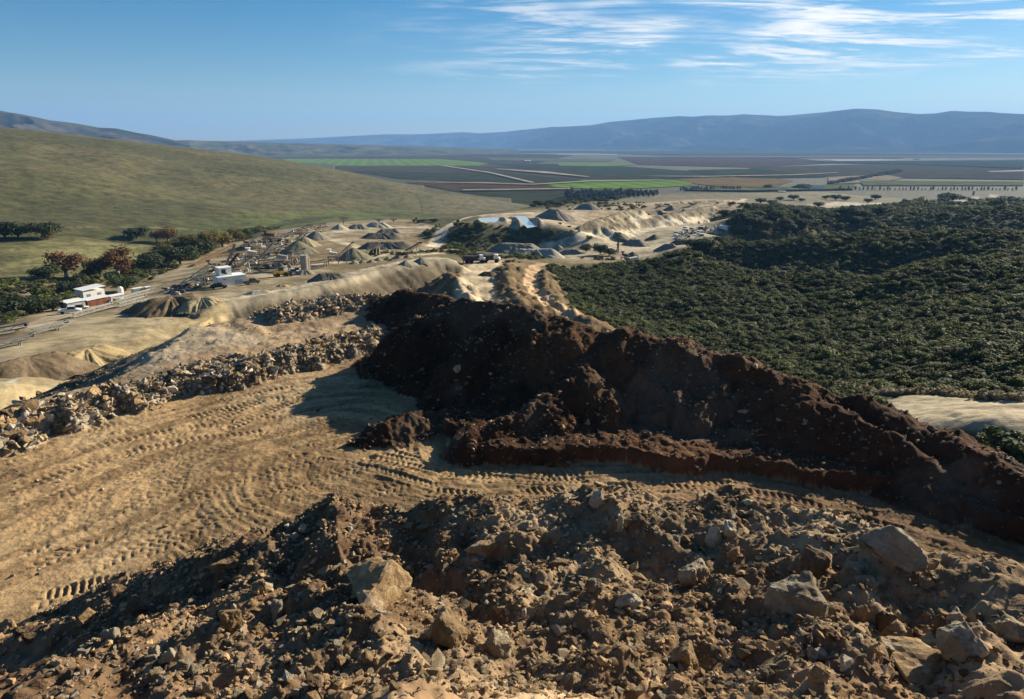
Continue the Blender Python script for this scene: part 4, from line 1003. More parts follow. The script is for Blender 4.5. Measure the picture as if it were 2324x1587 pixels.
# ------------------------------------------------------------------ scattered stuff (instanced on real points)
def scatter(name, pos, scl, protos, seed, flatten=.8, tilt=.5, label=None):
    rg = np.random.default_rng(seed); n = len(pos)
    me = bpy.data.meshes.new(name); me.vertices.add(n); me.vertices.foreach_set('co', np.asarray(pos, np.float32).ravel())
    a = me.attributes.new('size', 'FLOAT_VECTOR', 'POINT'); s = np.stack([scl * rg.uniform(.8, 1.25, n), scl * rg.uniform(.8, 1.25, n), scl * rg.uniform(.75, 1.2, n) * flatten], -1); a.data.foreach_set('vector', s.astype(np.float32).ravel())
    a = me.attributes.new('turn', 'FLOAT_VECTOR', 'POINT'); t = np.stack([rg.uniform(-tilt, tilt, n), rg.uniform(-tilt, tilt, n), rg.uniform(0, 6.28, n)], -1); a.data.foreach_set('vector', t.astype(np.float32).ravel())
    a = me.attributes.new('pick', 'INT', 'POINT'); a.data.foreach_set('value', rg.integers(0, len(protos), n).astype(np.int32))
    o = bpy.data.objects.new(name, me); COL.objects.link(o); o['kind'] = 'stuff'
    coll = bpy.data.collections.new(name + '_source')
    for i, p in enumerate(protos):
        po = bpy.data.objects.new(f'{name}_source_{i:02d}', p); coll.objects.link(po)
    g = bpy.data.node_groups.new(name, 'GeometryNodeTree'); g.interface.new_socket('Geometry', in_out='INPUT', socket_type='NodeSocketGeometry'); g.interface.new_socket('Geometry', in_out='OUTPUT', socket_type='NodeSocketGeometry')
    N_, L_ = g.nodes, g.links; gi = N_.new('NodeGroupInput'); go = N_.new('NodeGroupOutput'); ip = N_.new('GeometryNodeInstanceOnPoints'); ci = N_.new('GeometryNodeCollectionInfo')
    ci.inputs['Collection'].default_value = coll; ci.inputs['Separate Children'].default_value = True; ci.inputs['Reset Children'].default_value = True
    def at(nm, ty):
        x = N_.new('GeometryNodeInputNamedAttribute'); x.data_type = ty; x.inputs['Name'].default_value = nm; return x.outputs['Attribute']
    L_.new(gi.outputs[0], ip.inputs['Points']); L_.new(ci.outputs[0], ip.inputs['Instance']); ip.inputs['Pick Instance'].default_value = True
    L_.new(at('pick', 'INT'), ip.inputs['Instance Index']); L_.new(at('turn', 'FLOAT_VECTOR'), ip.inputs['Rotation']); L_.new(at('size', 'FLOAT_VECTOR'), ip.inputs['Scale']); L_.new(ip.outputs[0], go.inputs[0])
    md = o.modifiers.new('scatter', 'NODES'); md.node_group = g; return o
def pick(G, mask, n, rg, w=None):
    X, Y, Z, M = G; ids = np.flatnonzero(mask.ravel())
    if w is not None:
        p = w.ravel()[ids]; p = p / p.sum(); k = rg.choice(ids, min(n, (p > 0).sum()), replace=True, p=p)
    else: k = rg.choice(ids, n, replace=n > len(ids))
    x, y, z = X.ravel()[k], Y.ravel()[k], Z.ravel()[k]; j = np.hypot(x, y) * .003
    return x + rg.uniform(-1, 1, n) * j, y + rg.uniform(-1, 1, n) * j, z, k
def soil_clod(seed):
    me = rock_mesh('soil_clod', seed, 16, 1, (1, .9, .8), .16); me.materials.clear(); return me
M_clod = simple('loose_soil', (.37, .245, .128), .95, .25, 3, bump=.02, per=.35)
M_clod_d = simple('loose_dark_soil', (.14, .085, .05), .95, .25, 3, bump=.02, per=.3)
def build_rubble():
    rg = np.random.default_rng(3); X, Y, Z, M = GN_; k, Rr, U = M['kind'], M['R'], M['U']
    vis = (U > R(-41)) & (U < R(43)) & (Rr > 4.5)
    cl = [soil_clod(500 + i) for i in range(5)]
    for c in cl: c.materials.append(M_clod)
    fb = (k == 7) & vis & (Rr < 24)
    patch = sstep(fbm(X / .9, Y / .9, 3, 401), .40, .58)
    x, y, z, kk = pick(GN_, fb, 36000, rg, (.25 + patch) * (Rr / 9))
    s = np.clip(.020 * np.exp(rg.normal(0, .55, len(x))), .008, .11) * np.interp(np.hypot(x, y), [5, 14, 22], [.75, 1.1, 1.4]); scatter('loose_soil', np.stack([x, y, z + s * .2], -1), s, cl, 4)
    gv = [SMALL[a][b] for a, b in (('tan', 0), ('tan', 1), ('grey', 0), ('grey', 2), ('pale', 0), ('pale', 3), ('tan', 4), ('brown', 2), ('brown', 3))]
    x, y, z, kk = pick(GN_, fb, 20000, rg, (1.15 - patch) * (Rr / 9))
    s = np.clip(.026 * np.exp(rg.normal(0, .55, len(x))), .01, .13) * np.interp(np.hypot(x, y), [5, 14, 22], [.8, 1.1, 1.5]); scatter('gravel', np.stack([x, y, z + s * .3], -1), s, gv, 5)
    md = [SMALL[a][b] for a, b in (('tan', 0), ('tan', 1), ('grey', 0), ('pale', 1), ('tan', 4), ('grey', 3), ('pale', 2), ('tan', 3), ('pale', 4))]
    x, y, z, kk = pick(GN_, fb, 5200, rg, Rr / 9); s = np.clip(.058 * np.exp(rg.normal(0, .35, len(x))), .04, .15); scatter('rubble', np.stack([x, y, z + s * .25], -1), s, md, 6)
    # rubble row and lip row
    wr = (k == 4) & vis; x, y, z, kk = pick(GN_, wr, 9000, rg, Rr ** 2); rr = np.hypot(x, y)
    s = np.clip(.12 * np.exp(rg.normal(0, .5, len(x))), .05, .42); scatter('rubble', np.stack([x, y, z + s * .35], -1), s, [SMALL['pale'][0], SMALL['pale'][1], SMALL['tan'][2], SMALL['tan'][3], SMALL['grey'][4], SMALL['pale'][2], SMALL['brown'][1]], 7, tilt=.9)
    # stones in the dark ridge, denser in streaks
    rd = ((k == 6) | (k == 5)) & vis; st = sstep(fbm(X / 3.2, Y / 3.2, 3, 411), .50, .66)
    x, y, z, kk = pick(GN_, rd, 6500, rg, (.12 + st) * Rr ** 2); s = np.clip(.055 * np.exp(rg.normal(0, .6, len(x))), .02, .30)
    scatter('rubble', np.stack([x, y, z + s * .3], -1), s, [SMALL['grey'][0], SMALL['tan'][1], SMALL['brown'][2], SMALL['brown'][3], SMALL['tan'][4]], 8)
    cl2 = [soil_clod(520 + i) for i in range(4)]
    for c in cl2: c.materials.append(M_clod_d)
    x, y, z, kk = pick(GN_, rd, 9000, rg, Rr ** 2); s = np.clip(.06 * np.exp(rg.normal(0, .5, len(x))), .025, .3); scatter('loose_soil', np.stack([x, y, z + s * .1], -1), s, cl2, 9)
    # crumbs on the pad and the bench
    pd = (k == 3) & vis & (Rr < 75); w = np.interp(M['padsd'], [-14, -3, 2], [.10, .5, 1]) * np.where(Rr > 50, 1.6, 1) * (.2 + sstep(fbm(X / 2.5, Y / 2.5, 3, 421), .48, .64)) * Rr ** 1.6
    x, y, z, kk = pick(GN_, pd, 7000, rg, w); s = np.clip(.035 * np.exp(rg.normal(0, .6, len(x))), .015, .28); scatter('gravel', np.stack([x, y, z + s * .3], -1), s, gv, 10)
build_rubble()

# ------------------------------------------------------------------ plants
def mat_leaf(name, cols, per=.3):
    m, w, b = newmat(name); at = w.new('ShaderNodeAttribute', attribute_name='leaf').outputs[2]; oi = w.new('ShaderNodeObjectInfo').outputs['Random']
    t = w.math('FRACT', w.math('ADD', at, w.math('MULTIPLY', oi, .37)))
    cr = w.new('ShaderNodeValToRGB', inp={0: at}); cr.color_ramp.elements[0].color = (*cols[0], 1); cr.color_ramp.elements[1].color = (*cols[-1], 1)
    for i, c in enumerate(cols[1:-1]): e = cr.color_ramp.elements.new((i + 1) / (len(cols) - 1)); e.color = (*c, 1)
    v = w.maprange(oi, 0, 1, 1 - per, 1 + per); vv = w.new('ShaderNodeCombineXYZ', inp={0: v, 1: v, 2: w.math('MULTIPLY', v, w.maprange(w.math('FRACT', w.math('MULTIPLY', oi, 7.3)), 0, 1, .75, 1.3))}).outputs[0]
    col = w.mix(1.0, cr.outputs[0], vv, 'MULTIPLY'); w.l.new(col, b.inputs['Base Color']); b.inputs['Roughness'].default_value = .75
    tr = w.new('ShaderNodeBsdfTranslucent', inp={0: col}); mx = w.new('ShaderNodeMixShader', inp={0: .3, 1: b.outputs[0], 2: tr.outputs[0]}); w.l.new(mx.outputs[0], w.n['Material Output'].inputs[0]); return m
def leaf_cloud(name, lobes, n, size, seed, mat, shell=.55, up=.25):
    """leaf sized faces through the volume of overlapping lobes ((x,y,z),(rx,ry,rz))"""
    rg = np.random.default_rng(seed); wt = np.array([l[1][0] * l[1][1] + l[1][0] * l[1][2] for l in lobes]); wt = wt / wt.sum()
    li = rg.choice(len(lobes), n, p=wt); c = np.array([l[0] for l in lobes])[li]; r = np.array([l[1] for l in lobes])[li]
    d = rg.normal(size=(n, 3)); d /= np.linalg.norm(d, axis=1, keepdims=True); d[:, 2] = np.abs(d[:, 2]) * np.where(rg.random(n) < .75, 1, -1)
    rad = 1 - shell * rg.random(n) ** 1.8; clump = 1 + .22 * np.sin(d[:, 0] * 5 + seed) * np.sin(d[:, 1] * 6 + li) ; p = c + d * r * (rad * clump)[:, None]
    nrm = d + rg.normal(size=(n, 3)) * .55 + np.array([0, 0, up]); nrm /= np.linalg.norm(nrm, axis=1, keepdims=True)
    t = np.cross(nrm, rg.normal(size=(n, 3))); t /= np.linalg.norm(t, axis=1, keepdims=True); b = np.cross(nrm, t)
    s = (size * rg.uniform(.6, 1.4, n))[:, None]; q = np.stack([p - t * s * .5, p + b * s * .38, p + t * s * .55, p - b * s * .38], 1).reshape(-1, 3)
    me = mesh_np(name, q, np.arange(4 * n).reshape(n, 4), mat, False, link=False)
    a = me.attributes.new('leaf', 'FLOAT', 'POINT'); v = np.clip(.5 + .30 * np.sin(li * 2.4) + rg.normal(0, .16, n), 0, 1); a.data.foreach_set('value', np.repeat(v, 4).astype(np.float32)); return me
ML_scrub = mat_leaf('scrub_leaf', [(.050, .062, .018), (.082, .098, .027), (.115, .130, .040), (.155, .150, .060)], .45)
ML_oak = mat_leaf('oak_leaf', [(.026, .038, .014), (.046, .062, .022), (.072, .088, .032)], .3); ML_rust = mat_leaf('autumn_leaf', [(.10, .045, .015), (.17, .085, .028), (.20, .12, .04)], .2)
ML_gold = mat_leaf('yellow_leaf', [(.12, .085, .022), (.19, .14, .04), (.13, .12, .04)], .25); ML_bare = mat_leaf('bare_twig', [(.10, .075, .05), (.15, .115, .075), (.12, .085, .05)], .2)
ML_poplar = mat_leaf('windbreak_leaf', [(.020, .034, .014), (.036, .054, .022), (.05, .07, .03)], .3); ML_dry = mat_leaf('dry_grass_blade', [(.30, .25, .14), (.38, .32, .19), (.24, .20, .11)], .2)
M_bark = simple('bark', (.10, .078, .055), .9, .3, 4, bump=.03); M_bark2 = simple('pale_bark', (.30, .27, .22), .9, .3, 4, bump=.03)
def lobes(seed, n, rx, rz, cz, lr=.5):
    r = random.Random(seed); out = [((0, 0, cz), (rx * .6, rx * .6, rz * .65))]
    for i in range(n):
        a = 6.283 * i / n + r.uniform(-.4, .4); q = rx * r.uniform(.42, .62); s = lr * r.uniform(.75, 1.2)
        out.append(((q * math.cos(a), q * math.sin(a), cz + r.uniform(-.35, .45) * rz), (rx * s, rx * s, rz * s * 1.05)))
    return out
def tubes(name, segs, mat, k=7):
    """tapered limbs: (p0, p1, r0, r1)"""
    co, fc = [], []
    for p0, p1, r0, r1 in segs:
        p0, p1 = Vector(p0), Vector(p1); d = (p1 - p0).normalized(); a = d.orthogonal().normalized(); b = d.cross(a); n0 = len(co)
        for p, r in ((p0, r0), (p1, r1)):
            for i in range(k): t = 6.2832 * i / k; co.append(tuple(p + a * math.cos(t) * r + b * math.sin(t) * r))
        for i in range(k): j = (i + 1) % k; fc.append((n0 + i, n0 + j, n0 + k + j, n0 + k + i))
        fc.append(tuple(n0 + i for i in range(k))[::-1]); fc.append(tuple(n0 + k + i for i in range(k)))
    return mesh_np(name, co, fc, mat, True, link=False)
def limb_set(seed, rx, cz, rz, th, n=6):
    r = random.Random(seed); s = [((0, 0, -.06), (.01, .0, th), .055, .038)]
    for i in range(n):
        a = 6.283 * i / n + r.uniform(-.4, .4); q = rx * r.uniform(.35, .6); m = (q * .5 * math.cos(a), q * .5 * math.sin(a), th + (cz - th) * .55); e = (q * math.cos(a), q * math.sin(a), cz + r.uniform(-.1, .35) * rz)
        s.append(((0, 0, th * .9), m, .030, .02)); s.append((m, e, .02, .008))
    return s
# unit trees: height 1
KINDS = {}
for i in range(4):
    KINDS.setdefault('oak', []).append((tubes('trunk', limb_set(i, .5, .5, .3, .16), M_bark), leaf_cloud('crown', lobes(20 + i, 8, .56, .44, .52, .52), 1900, .085, i, ML_oak, .5)))
for i in range(3):
    KINDS.setdefault('rust', []).append((tubes('trunk', limb_set(10 + i, .5, .6, .35, .25, 9), M_bark2), leaf_cloud('crown', lobes(40 + i, 8, .48, .46, .54, .5), 1500, .065, 30 + i, ML_rust, .8)))
    KINDS.setdefault('gold', []).append((tubes('trunk', limb_set(14 + i, .5, .6, .35, .25, 7), M_bark), leaf_cloud('crown', lobes(50 + i, 8, .48, .48, .50, .5), 1600, .07, 40 + i, ML_gold, .7)))
    KINDS.setdefault('bare', []).append((tubes('trunk', limb_set(18 + i, .6, .6, .4, .2, 12), M_bark2), leaf_cloud('crown', lobes(60 + i, 8, .60, .42, .58, .45), 700, .045, 50 + i, ML_bare, .9)))
    KINDS.setdefault('poplar', []).append((tubes('trunk', [((0, 0, -.03), (0, 0, .5), .022, .012)], M_bark), leaf_cloud('crown', [((0, 0, .30), (.13, .13, .2)), ((.02, 0, .5), (.14, .14, .26)), ((0, .01, .74), (.09, .09, .26))], 500, .06, 60 + i, ML_poplar, .6)))
def tree(kind, name, px, py, hpx, label, group=None, i=None, wide=1.0, r0=60):
    """px, py: foot of the tree in the photograph, hpx: its height there"""
    x, y, z = hit(px, py, r0); sl = math.sqrt(x * x + y * y + (CAMZ - z) ** 2); H = hpx / FP * sl
    root = bpy.data.objects.new(name, None); COL.objects.link(root); root.location = (x, y, z - .03 * H); rd = random.Random(int(px * 3 + py * 11)); root.rotation_euler = (0, 0, rd.uniform(0, 6.28)); root.empty_display_size = .1
    s = H * .92; w = s * wide * rd.uniform(.92, 1.12); root.scale = (w, w * rd.uniform(.9, 1.1), s)
    tr, cr = KINDS[kind][i if i is not None else rd.randrange(len(KINDS[kind]))]
    for nm, me in (('trunk', tr), ('crown', cr)):
        o = bpy.data.objects.new(nm, me); COL.objects.link(o); o.parent = root
    tag(root, label, 'tree', group); return root
TREES = [
 ('oak','oak_tree',42,540,36,'dark spreading oak at the left edge behind the pale grass knoll',1.5),('oak','oak_tree',12,541,38,'dark oak cut by the left edge behind the grass knoll',1.4),
 ('oak','oak_tree',103,541,36,'dark domed oak standing alone behind the grass knoll at left',1.5),('gold','sycamore_tree',110,544,18,'small yellow tree at the foot of the lone dark domed oak',1.4),
 ('oak','oak_tree',312,541,30,'dark oak casting a long shadow on the grass at the foot of the hill',1.5),
 ('rust','sycamore_tree',382,552,42,'tall reddish brown tree behind the knoll at the foot of the hill',1.1),('rust','sycamore_tree',356,550,30,'smaller reddish brown tree left of the tall one at the foot of the hill',1.1),
 ('gold','sycamore_tree',426,566,38,'round golden brown tree right of the tall reddish tree',1.3),('gold','sycamore_tree',380,578,28,'small yellowish tree below the tall reddish tree',1.2),
 ('rust','sycamore_tree',270,630,74,'largest orange tree in the creek belt, right of the pale trunked one',1.0),('gold','sycamore_tree',228,630,52,'yellow brown tree just left of the largest orange tree',1.1),
 ('rust','sycamore_tree',152,630,60,'wide reddish tree with a pale trunk at the edge of the grass knoll',1.35),('oak','oak_tree',103,636,32,'dark round oak under the wide reddish tree with pale trunk',1.5),('oak','oak_tree',203,632,26,'dark oak between the reddish tree and the yellow brown tree',1.3),
 ('oak','oak_tree',345,612,38,'dark oak right of the largest orange tree above the white sheds',1.4),('oak','oak_tree',285,660,34,'dark oak directly above the white roofed sheds',1.6),('oak','oak_tree',165,668,30,'dark oak above the left end of the sheds',1.6),
 ('oak','oak_tree',410,600,44,'tall dark oak in the shaded part of the creek belt',1.5),('oak','oak_tree',450,578,40,'dark oak below the row of golden trees',1.5),('oak','oak_tree',455,560,34,'dark oak between two golden trees in the creek belt',1.2),
 ('gold','sycamore_tree',478,565,44,'golden brown tree behind the long conveyor',1.2),('gold','sycamore_tree',505,560,42,'brown tree behind the tallest conveyor of the plant',1.2),('gold','sycamore_tree',538,548,34,'ochre tree at the right end of the golden row',1.2),
 ('oak','oak_tree',20,720,46,'dark oak mass at the left edge above the conveyor road',1.7),('oak','oak_tree',75,712,34,'dark oak left of the white pickup',1.7),('oak','oak_tree',120,705,26,'low dark oak behind the pickup',1.6),
 ('bare','bare_tree',780,508,22,'leafless brown tree behind the grey sand piles at the foot of the hill',1.4),('bare','bare_tree',860,506,14,'low leafless thicket tree behind the highest back pile',1.8),('bare','bare_tree',893,505,13,'low leafless tree right of the back piles',1.8),
 ('bare','bare_tree',705,520,14,'leafless tree behind the far conveyor',1.6),('oak','oak_tree',985,505,10,'low dark bushy oak left of the curving haul road',2.4),('oak','oak_tree',960,505,8,'lower dark bush tree left of the curving haul road',2.4),
 ('bare','bare_tree',1052,598,30,'dead leaning tree beside the parked dump trucks',.8),
 ('oak','oak_tree',1330,572,20,'small round oak in the pale yard, left of the bigger clump',1.4),('oak','oak_tree',1362,578,28,'double crowned oak in the pale yard',1.2),('oak','oak_tree',1382,580,22,'smaller oak right of the double crowned oak in the yard',1.5),
 ('oak','oak_tree',1580,567,32,'big dark oak clump at the corner of the scrap yard, left half',1.7),('oak','oak_tree',1602,568,30,'big dark oak clump at the corner of the scrap yard, right half',1.5),('oak','oak_tree',1635,552,20,'dark oak beyond the clump by the scrap yard',1.6),
 ('oak','oak_tree',1665,537,26,'tall dark oak right of the white trailer',1.1),('oak','oak_tree',1685,536,14,'low dark oak right of the tall one by the white trailer',1.5),('gold','sycamore_tree',1737,537,15,'pale olive tree at the edge of the scrub',1.6),
 ('oak','oak_tree',1792,616,15,'lone grey green bush tree in the hollow of the scrub hills',1.8),
 ('oak','oak_tree',2152,458,22,'dark tall oak standing in the green field at right',1.5),('poplar','cypress_tree',2208,446,12,'small dark cypress beside the road at far right',1.2),
 ('oak','oak_tree',1825,431,16,'dark round oak beside the farm sheds in the valley',1.7),('oak','oak_tree',1806,430,11,'smaller oak left of the farm sheds in the valley',1.4),('oak','oak_tree',1743,430,12,'dark tree at the left end of the farm track in the valley',1.4),
 ('oak','oak_tree',1222,468,15,'dark oak at the tip of the grassy hill',1.7),('gold','sycamore_tree',1272,468,13,'olive tree below the windbreak wood',1.6),('gold','sycamore_tree',1305,466,13,'olive brown tree right of the little green plot',1.5),('oak','oak_tree',1247,467,14,'dark oak between hill tip and windbreak wood',1.6),
]
def build_trees():
    for k, nm, x, y, h, lb, wd in TREES: tree(k, nm, x, y, h, lb, wide=wd, r0=110)
    r = random.Random(21)
    for i in range(26):   # oaks of the savanna strip and the belt below it
        x = 1690 + 630 * (i + r.uniform(.1, .9)) / 26; y = r.uniform(452, 478) + (x < 1800) * 4; tree('oak', 'oak_tree', x, y, r.uniform(8, 14), f'{ordw(i)} small round oak from the left on the dry strip beyond the scrub hills', 'oaks scattered beyond the scrub hills', wide=1.6, r0=400)
    for i in range(30):
        x = 1640 + 360 * (i + r.uniform(.1, .9)) / 30; y = r.uniform(486, 524); tree('oak', 'oak_tree', x, y, r.uniform(14, 24), f'{ordw(i)} dark oak from the left in the wood behind the scrap yard', 'oaks of the wood behind the scrap yard', wide=1.6, r0=400)
    for i in range(22):
        x = 1212 + i * 9 + r.uniform(-3, 3); y = 470 - i * .75 + r.uniform(-2, 2); tree('oak', 'oak_tree', x, y, r.uniform(9, 15), f'{ordw(i)} dark oak from the left below the poplar wood', 'oaks at the foot of the wood behind the ponds', wide=1.7, r0=500)
    for i in range(56):   # windbreak wood behind the ponds
        t = i / 55; x = 1285 + t * 205 + r.uniform(-1, 1); y = 452 - t * 10 + (i % 3) * 3 - 2; tree('poplar', 'poplar_tree', x, y, r.uniform(15, 27) * (1 - .35 * t), f'{ordw(i)} tall dark poplar from the left in the wood behind the ponds', 'poplars of the wood behind the ponds', wide=2.3, r0=700)
    for i in range(30):
        t = i / 29; tree('poplar', 'poplar_tree', 1545 + t * 136 + r.uniform(-2, 2), 434 - t * 2 + r.uniform(-1, 1), r.uniform(8, 13), f'{ordw(i)} tree from the left in the short windbreak row by the golden field', 'trees of the short windbreak row', wide=1.8, r0=900)
    for i in range(46):
        t = i / 45; tree('poplar', 'poplar_tree', 1906 + t * 400 + r.uniform(-2.5, 2.5), 432.5 + t * .5, r.uniform(5, 11), f'{ordw(i)} small tree from the left in the long windbreak row across the valley', 'trees of the long windbreak row', wide=1.7, r0=900)
    for i in range(34):
        t = i / 33; tree('oak', 'oak_tree', 1886 + t * 150 + r.uniform(-3, 3), 420 - t * 27 + r.uniform(-1, 1), r.uniform(7, 10), f'{ordw(i)} tree from the left in the slanting tree line of the valley', 'trees of the slanting line in the valley', wide=1.5, r0=900)
    for i in range(36):   # dark groves far left in the valley
        x = (370 + i * 3.5 if i < 10 else (405 + (i - 10) * 9 if i < 26 else 700 + (i - 26) * 38)) + r.uniform(-1, 1); y = 324 + (x - 350) * .012 + r.uniform(0, 5) + (x > 700) * 2
        tree('oak', 'oak_tree', x, y + 4, r.uniform(3, 5), f'{ordw(i)} tiny tree from the left in the far groves beyond the grassy hill', 'far groves beyond the grassy hill', wide=2.0, r0=1700)
build_trees()
def build_scrub():
    rg = np.random.default_rng(17); protos = []
    for i in range(6):
        lb = lobes(300 + i, 5, .50, .34 + .04 * i, .42, .5); protos.append(leaf_cloud('shrub', lb, 420, .13, 80 + i, ML_scrub, .55, .4))
    P_, S_ = [], []
    def fill(u0, u1, r0, r1, sp, ok, sz):
        area = (u1 - u0) * (r1 ** 2 - r0 ** 2) / 2; n = int(area / sp ** 2); u = rg.uniform(u0, u1, n); r = np.sqrt(rg.uniform(r0 ** 2, r1 ** 2, n)); x, y = r * np.sin(u), r * np.cos(u)
        m = ok(x, y); x, y = x[m], y[m]; z, M = land(x, y); m = (M['kind'] == 0) & (poly_sd(x, y, DIRTROAD) > 1.0); x, y, z = x[m], y[m], z[m]; m = np.ones(len(x), bool)
        for pl, hw, c, sf in ROADS[:6]: m &= seg_dist(x, y, pl)[0] > hw + sz * .5
        x, y, z = x[m], y[m], z[m]; P_.append(np.stack([x, y, z - .1], -1)); S_.append(sz * np.exp(rg.normal(0, .28, len(x))) * (.75 + .5 * fbm(x / 14, y / 14, 2, 431)))
    def scr(x, y): return (poly_sd(x, y, SCRUB) < 0) & (rg.random(len(x)) < .55 + .75 * fbm(x / 25, y / 25, 3, 433))
    for a, b, sp, sz in ((50, 110, .95, 1.5), (110, 170, 1.1, 1.5), (170, 260, 1.3, 1.7), (260, 400, 1.7, 2.0), (400, 800, 2.9, 2.9), (800, 1300, 9, 7)): fill(R(-2), R(44), a, b, sp, scr, sz)
    for pl in SCRUB2[:3]: fill(R(-8), R(22), 330, 640, 2.5, lambda x, y: (poly_sd(x, y, pl) < 0) & (rg.random(len(x)) < .25 + .8 * sstep(fbm(x / 14, y / 14, 3, 447), .35, .6)), 2.4)
    fill(R(-41), R(-10), 200, 620, 3.2, lambda x, y: (poly_sd(x, y, BELT) < 0) & (rg.random(len(x)) < .2 + .9 * sstep(fbm(x / 22, y / 22, 3, 435), .35, .6)), 3.4)
    terr = hp((1235,515),(1300,500),(1420,505),(1500,500),(1600,482),(1690,468),(1700,480),(1560,508),(1400,530),(1345,545),(1290,545))
    fill(R(2), R(24), 400, 720, 4.2, lambda x, y: (poly_sd(x, y, terr) < 0) & (rg.random(len(x)) < .9 * sstep(fbm(x / 12, y / 12, 3, 443), .46, .58)), 2.4)
    fill(R(4), R(24), 560, 760, 5.0, lambda x, y: (rg.random(len(x)) < .5 * sstep(fbm(x / 20, y / 12, 3, 445), .54, .62)), 2.8)
    strip = hp((1205, 700), (1180, 660), (1140, 625), (1120, 600), (1240, 590), (1330, 600), (1300, 640), (1240, 640))
    fill(R(-5), R(3), 165, 300, 2.6, lambda x, y: (rg.random(len(x)) < .45 * sstep(fbm(x / 9, y / 9, 3, 441), .45, .6)), 1.3)
    fill(R(-2), R(16), 150, 330, 3.0, lambda x, y: (rg.random(len(x)) < .35) & (seg_dist(x, y, hp((1236, 606), (1236, 650), (1262, 684), (1330, 724)))[0] < 7), 1.8)
    fill(R(-6), R(10), 230, 340, 2.6, lambda x, y: seg_dist(x, y, hp((1000, 566), (1060, 578), (1110, 585), (1180, 587), (1240, 583), (1300, 585), (1380, 588)))[0] < 6, 2.2)
    fill(R(-14), R(-2), 260, 420, 2.2, lambda x, y: seg_dist(x, y, hp((815, 590), (860, 576), (920, 578), (985, 572), (1040, 572)))[0] < 3.0, 1.8)
    scatter('shrubbery', np.concatenate(P_), np.concatenate(S_), protos, 18, flatten=.72, tilt=.15); print('shrubs', sum(len(p) for p in P_))
    # dry grass on the rims at right
    me = [leaf_cloud('dry_grass', [((0, 0, .35), (.3, .3, .6))], 90, .30, 95 + i, ML_dry, .9, .0) for i in range(3)]
    pts = []
    for a, b in zip(hp((1890, 878), (1940, 886), (2000, 900), (2090, 892), (2150, 893), (2220, 905), (2320, 912))[:-1], hp((1940, 886), (2000, 900), (2090, 892), (2150, 893), (2220, 905), (2320, 912), (2400, 920))[:-1]):
        for t in rg.random(70): pts.append((a[0] + (b[0] - a[0]) * t + rg.normal(0, .5), a[1] + (b[1] - a[1]) * t + rg.normal(0, .8)))
    q = np.array(pts); z, _ = land(q[:, 0], q[:, 1]); scatter('dry_grass', np.stack([q[:, 0], q[:, 1], z], -1), rg.uniform(.5, 1.1, len(q)), me, 19, 1.0, .2)
build_scrub()

# ------------------------------------------------------------------ stockpiles
def mat_pile(name, a, c):
    m, w, b = newmat(name); geo = w.new('ShaderNodeNewGeometry').outputs['Position']
    n = w.noise(geo, .35, 7, .65); n2 = w.noise(geo, 3.0, 6, .7); col = w.mix(w.maprange(n, .4, .6, 0, 1), a, c)
    v = w.maprange(n2, .3, .7, .8, 1.2); vv = w.new('ShaderNodeCombineXYZ', inp={0: v, 1: v, 2: v}).outputs[0]; w.l.new(w.mix(1.0, col, vv, 'MULTIPLY'), b.inputs['Base Color'])
    b.inputs['Roughness'].default_value = 1; b.inputs['Specular IOR Level'].default_value = .05
    bp = w.new('ShaderNodeBump', inp={'Height': w.noise(geo, 1.6, 8, .7)}); bp.inputs['Strength'].default_value = .7; bp.inputs['Distance'].default_value = .3; w.l.new(bp.outputs[0], b.inputs['Normal']); return m
MP = {'grey': mat_pile('sand_grey', (.20, .175, .135), (.25, .22, .17)), 'tan': mat_pile('sand_tan', (.27, .22, .13), (.33, .27, .165)), 'pale': mat_pile('sand_pale', (.34, .30, .22), (.42, .37, .28)),
      'dark': mat_pile('sand_dark', (.13, .115, .09), (.17, .15, .115)), 'yellow': mat_pile('sand_yellow', (.32, .24, .12), (.37, .285, .155)), 'brown': mat_pile('soil_brown', (.12, .085, .05), (.20, .15, .095)), 'green': mat_pile('sand_olive', (.17, .155, .095), (.23, .21, .14))}
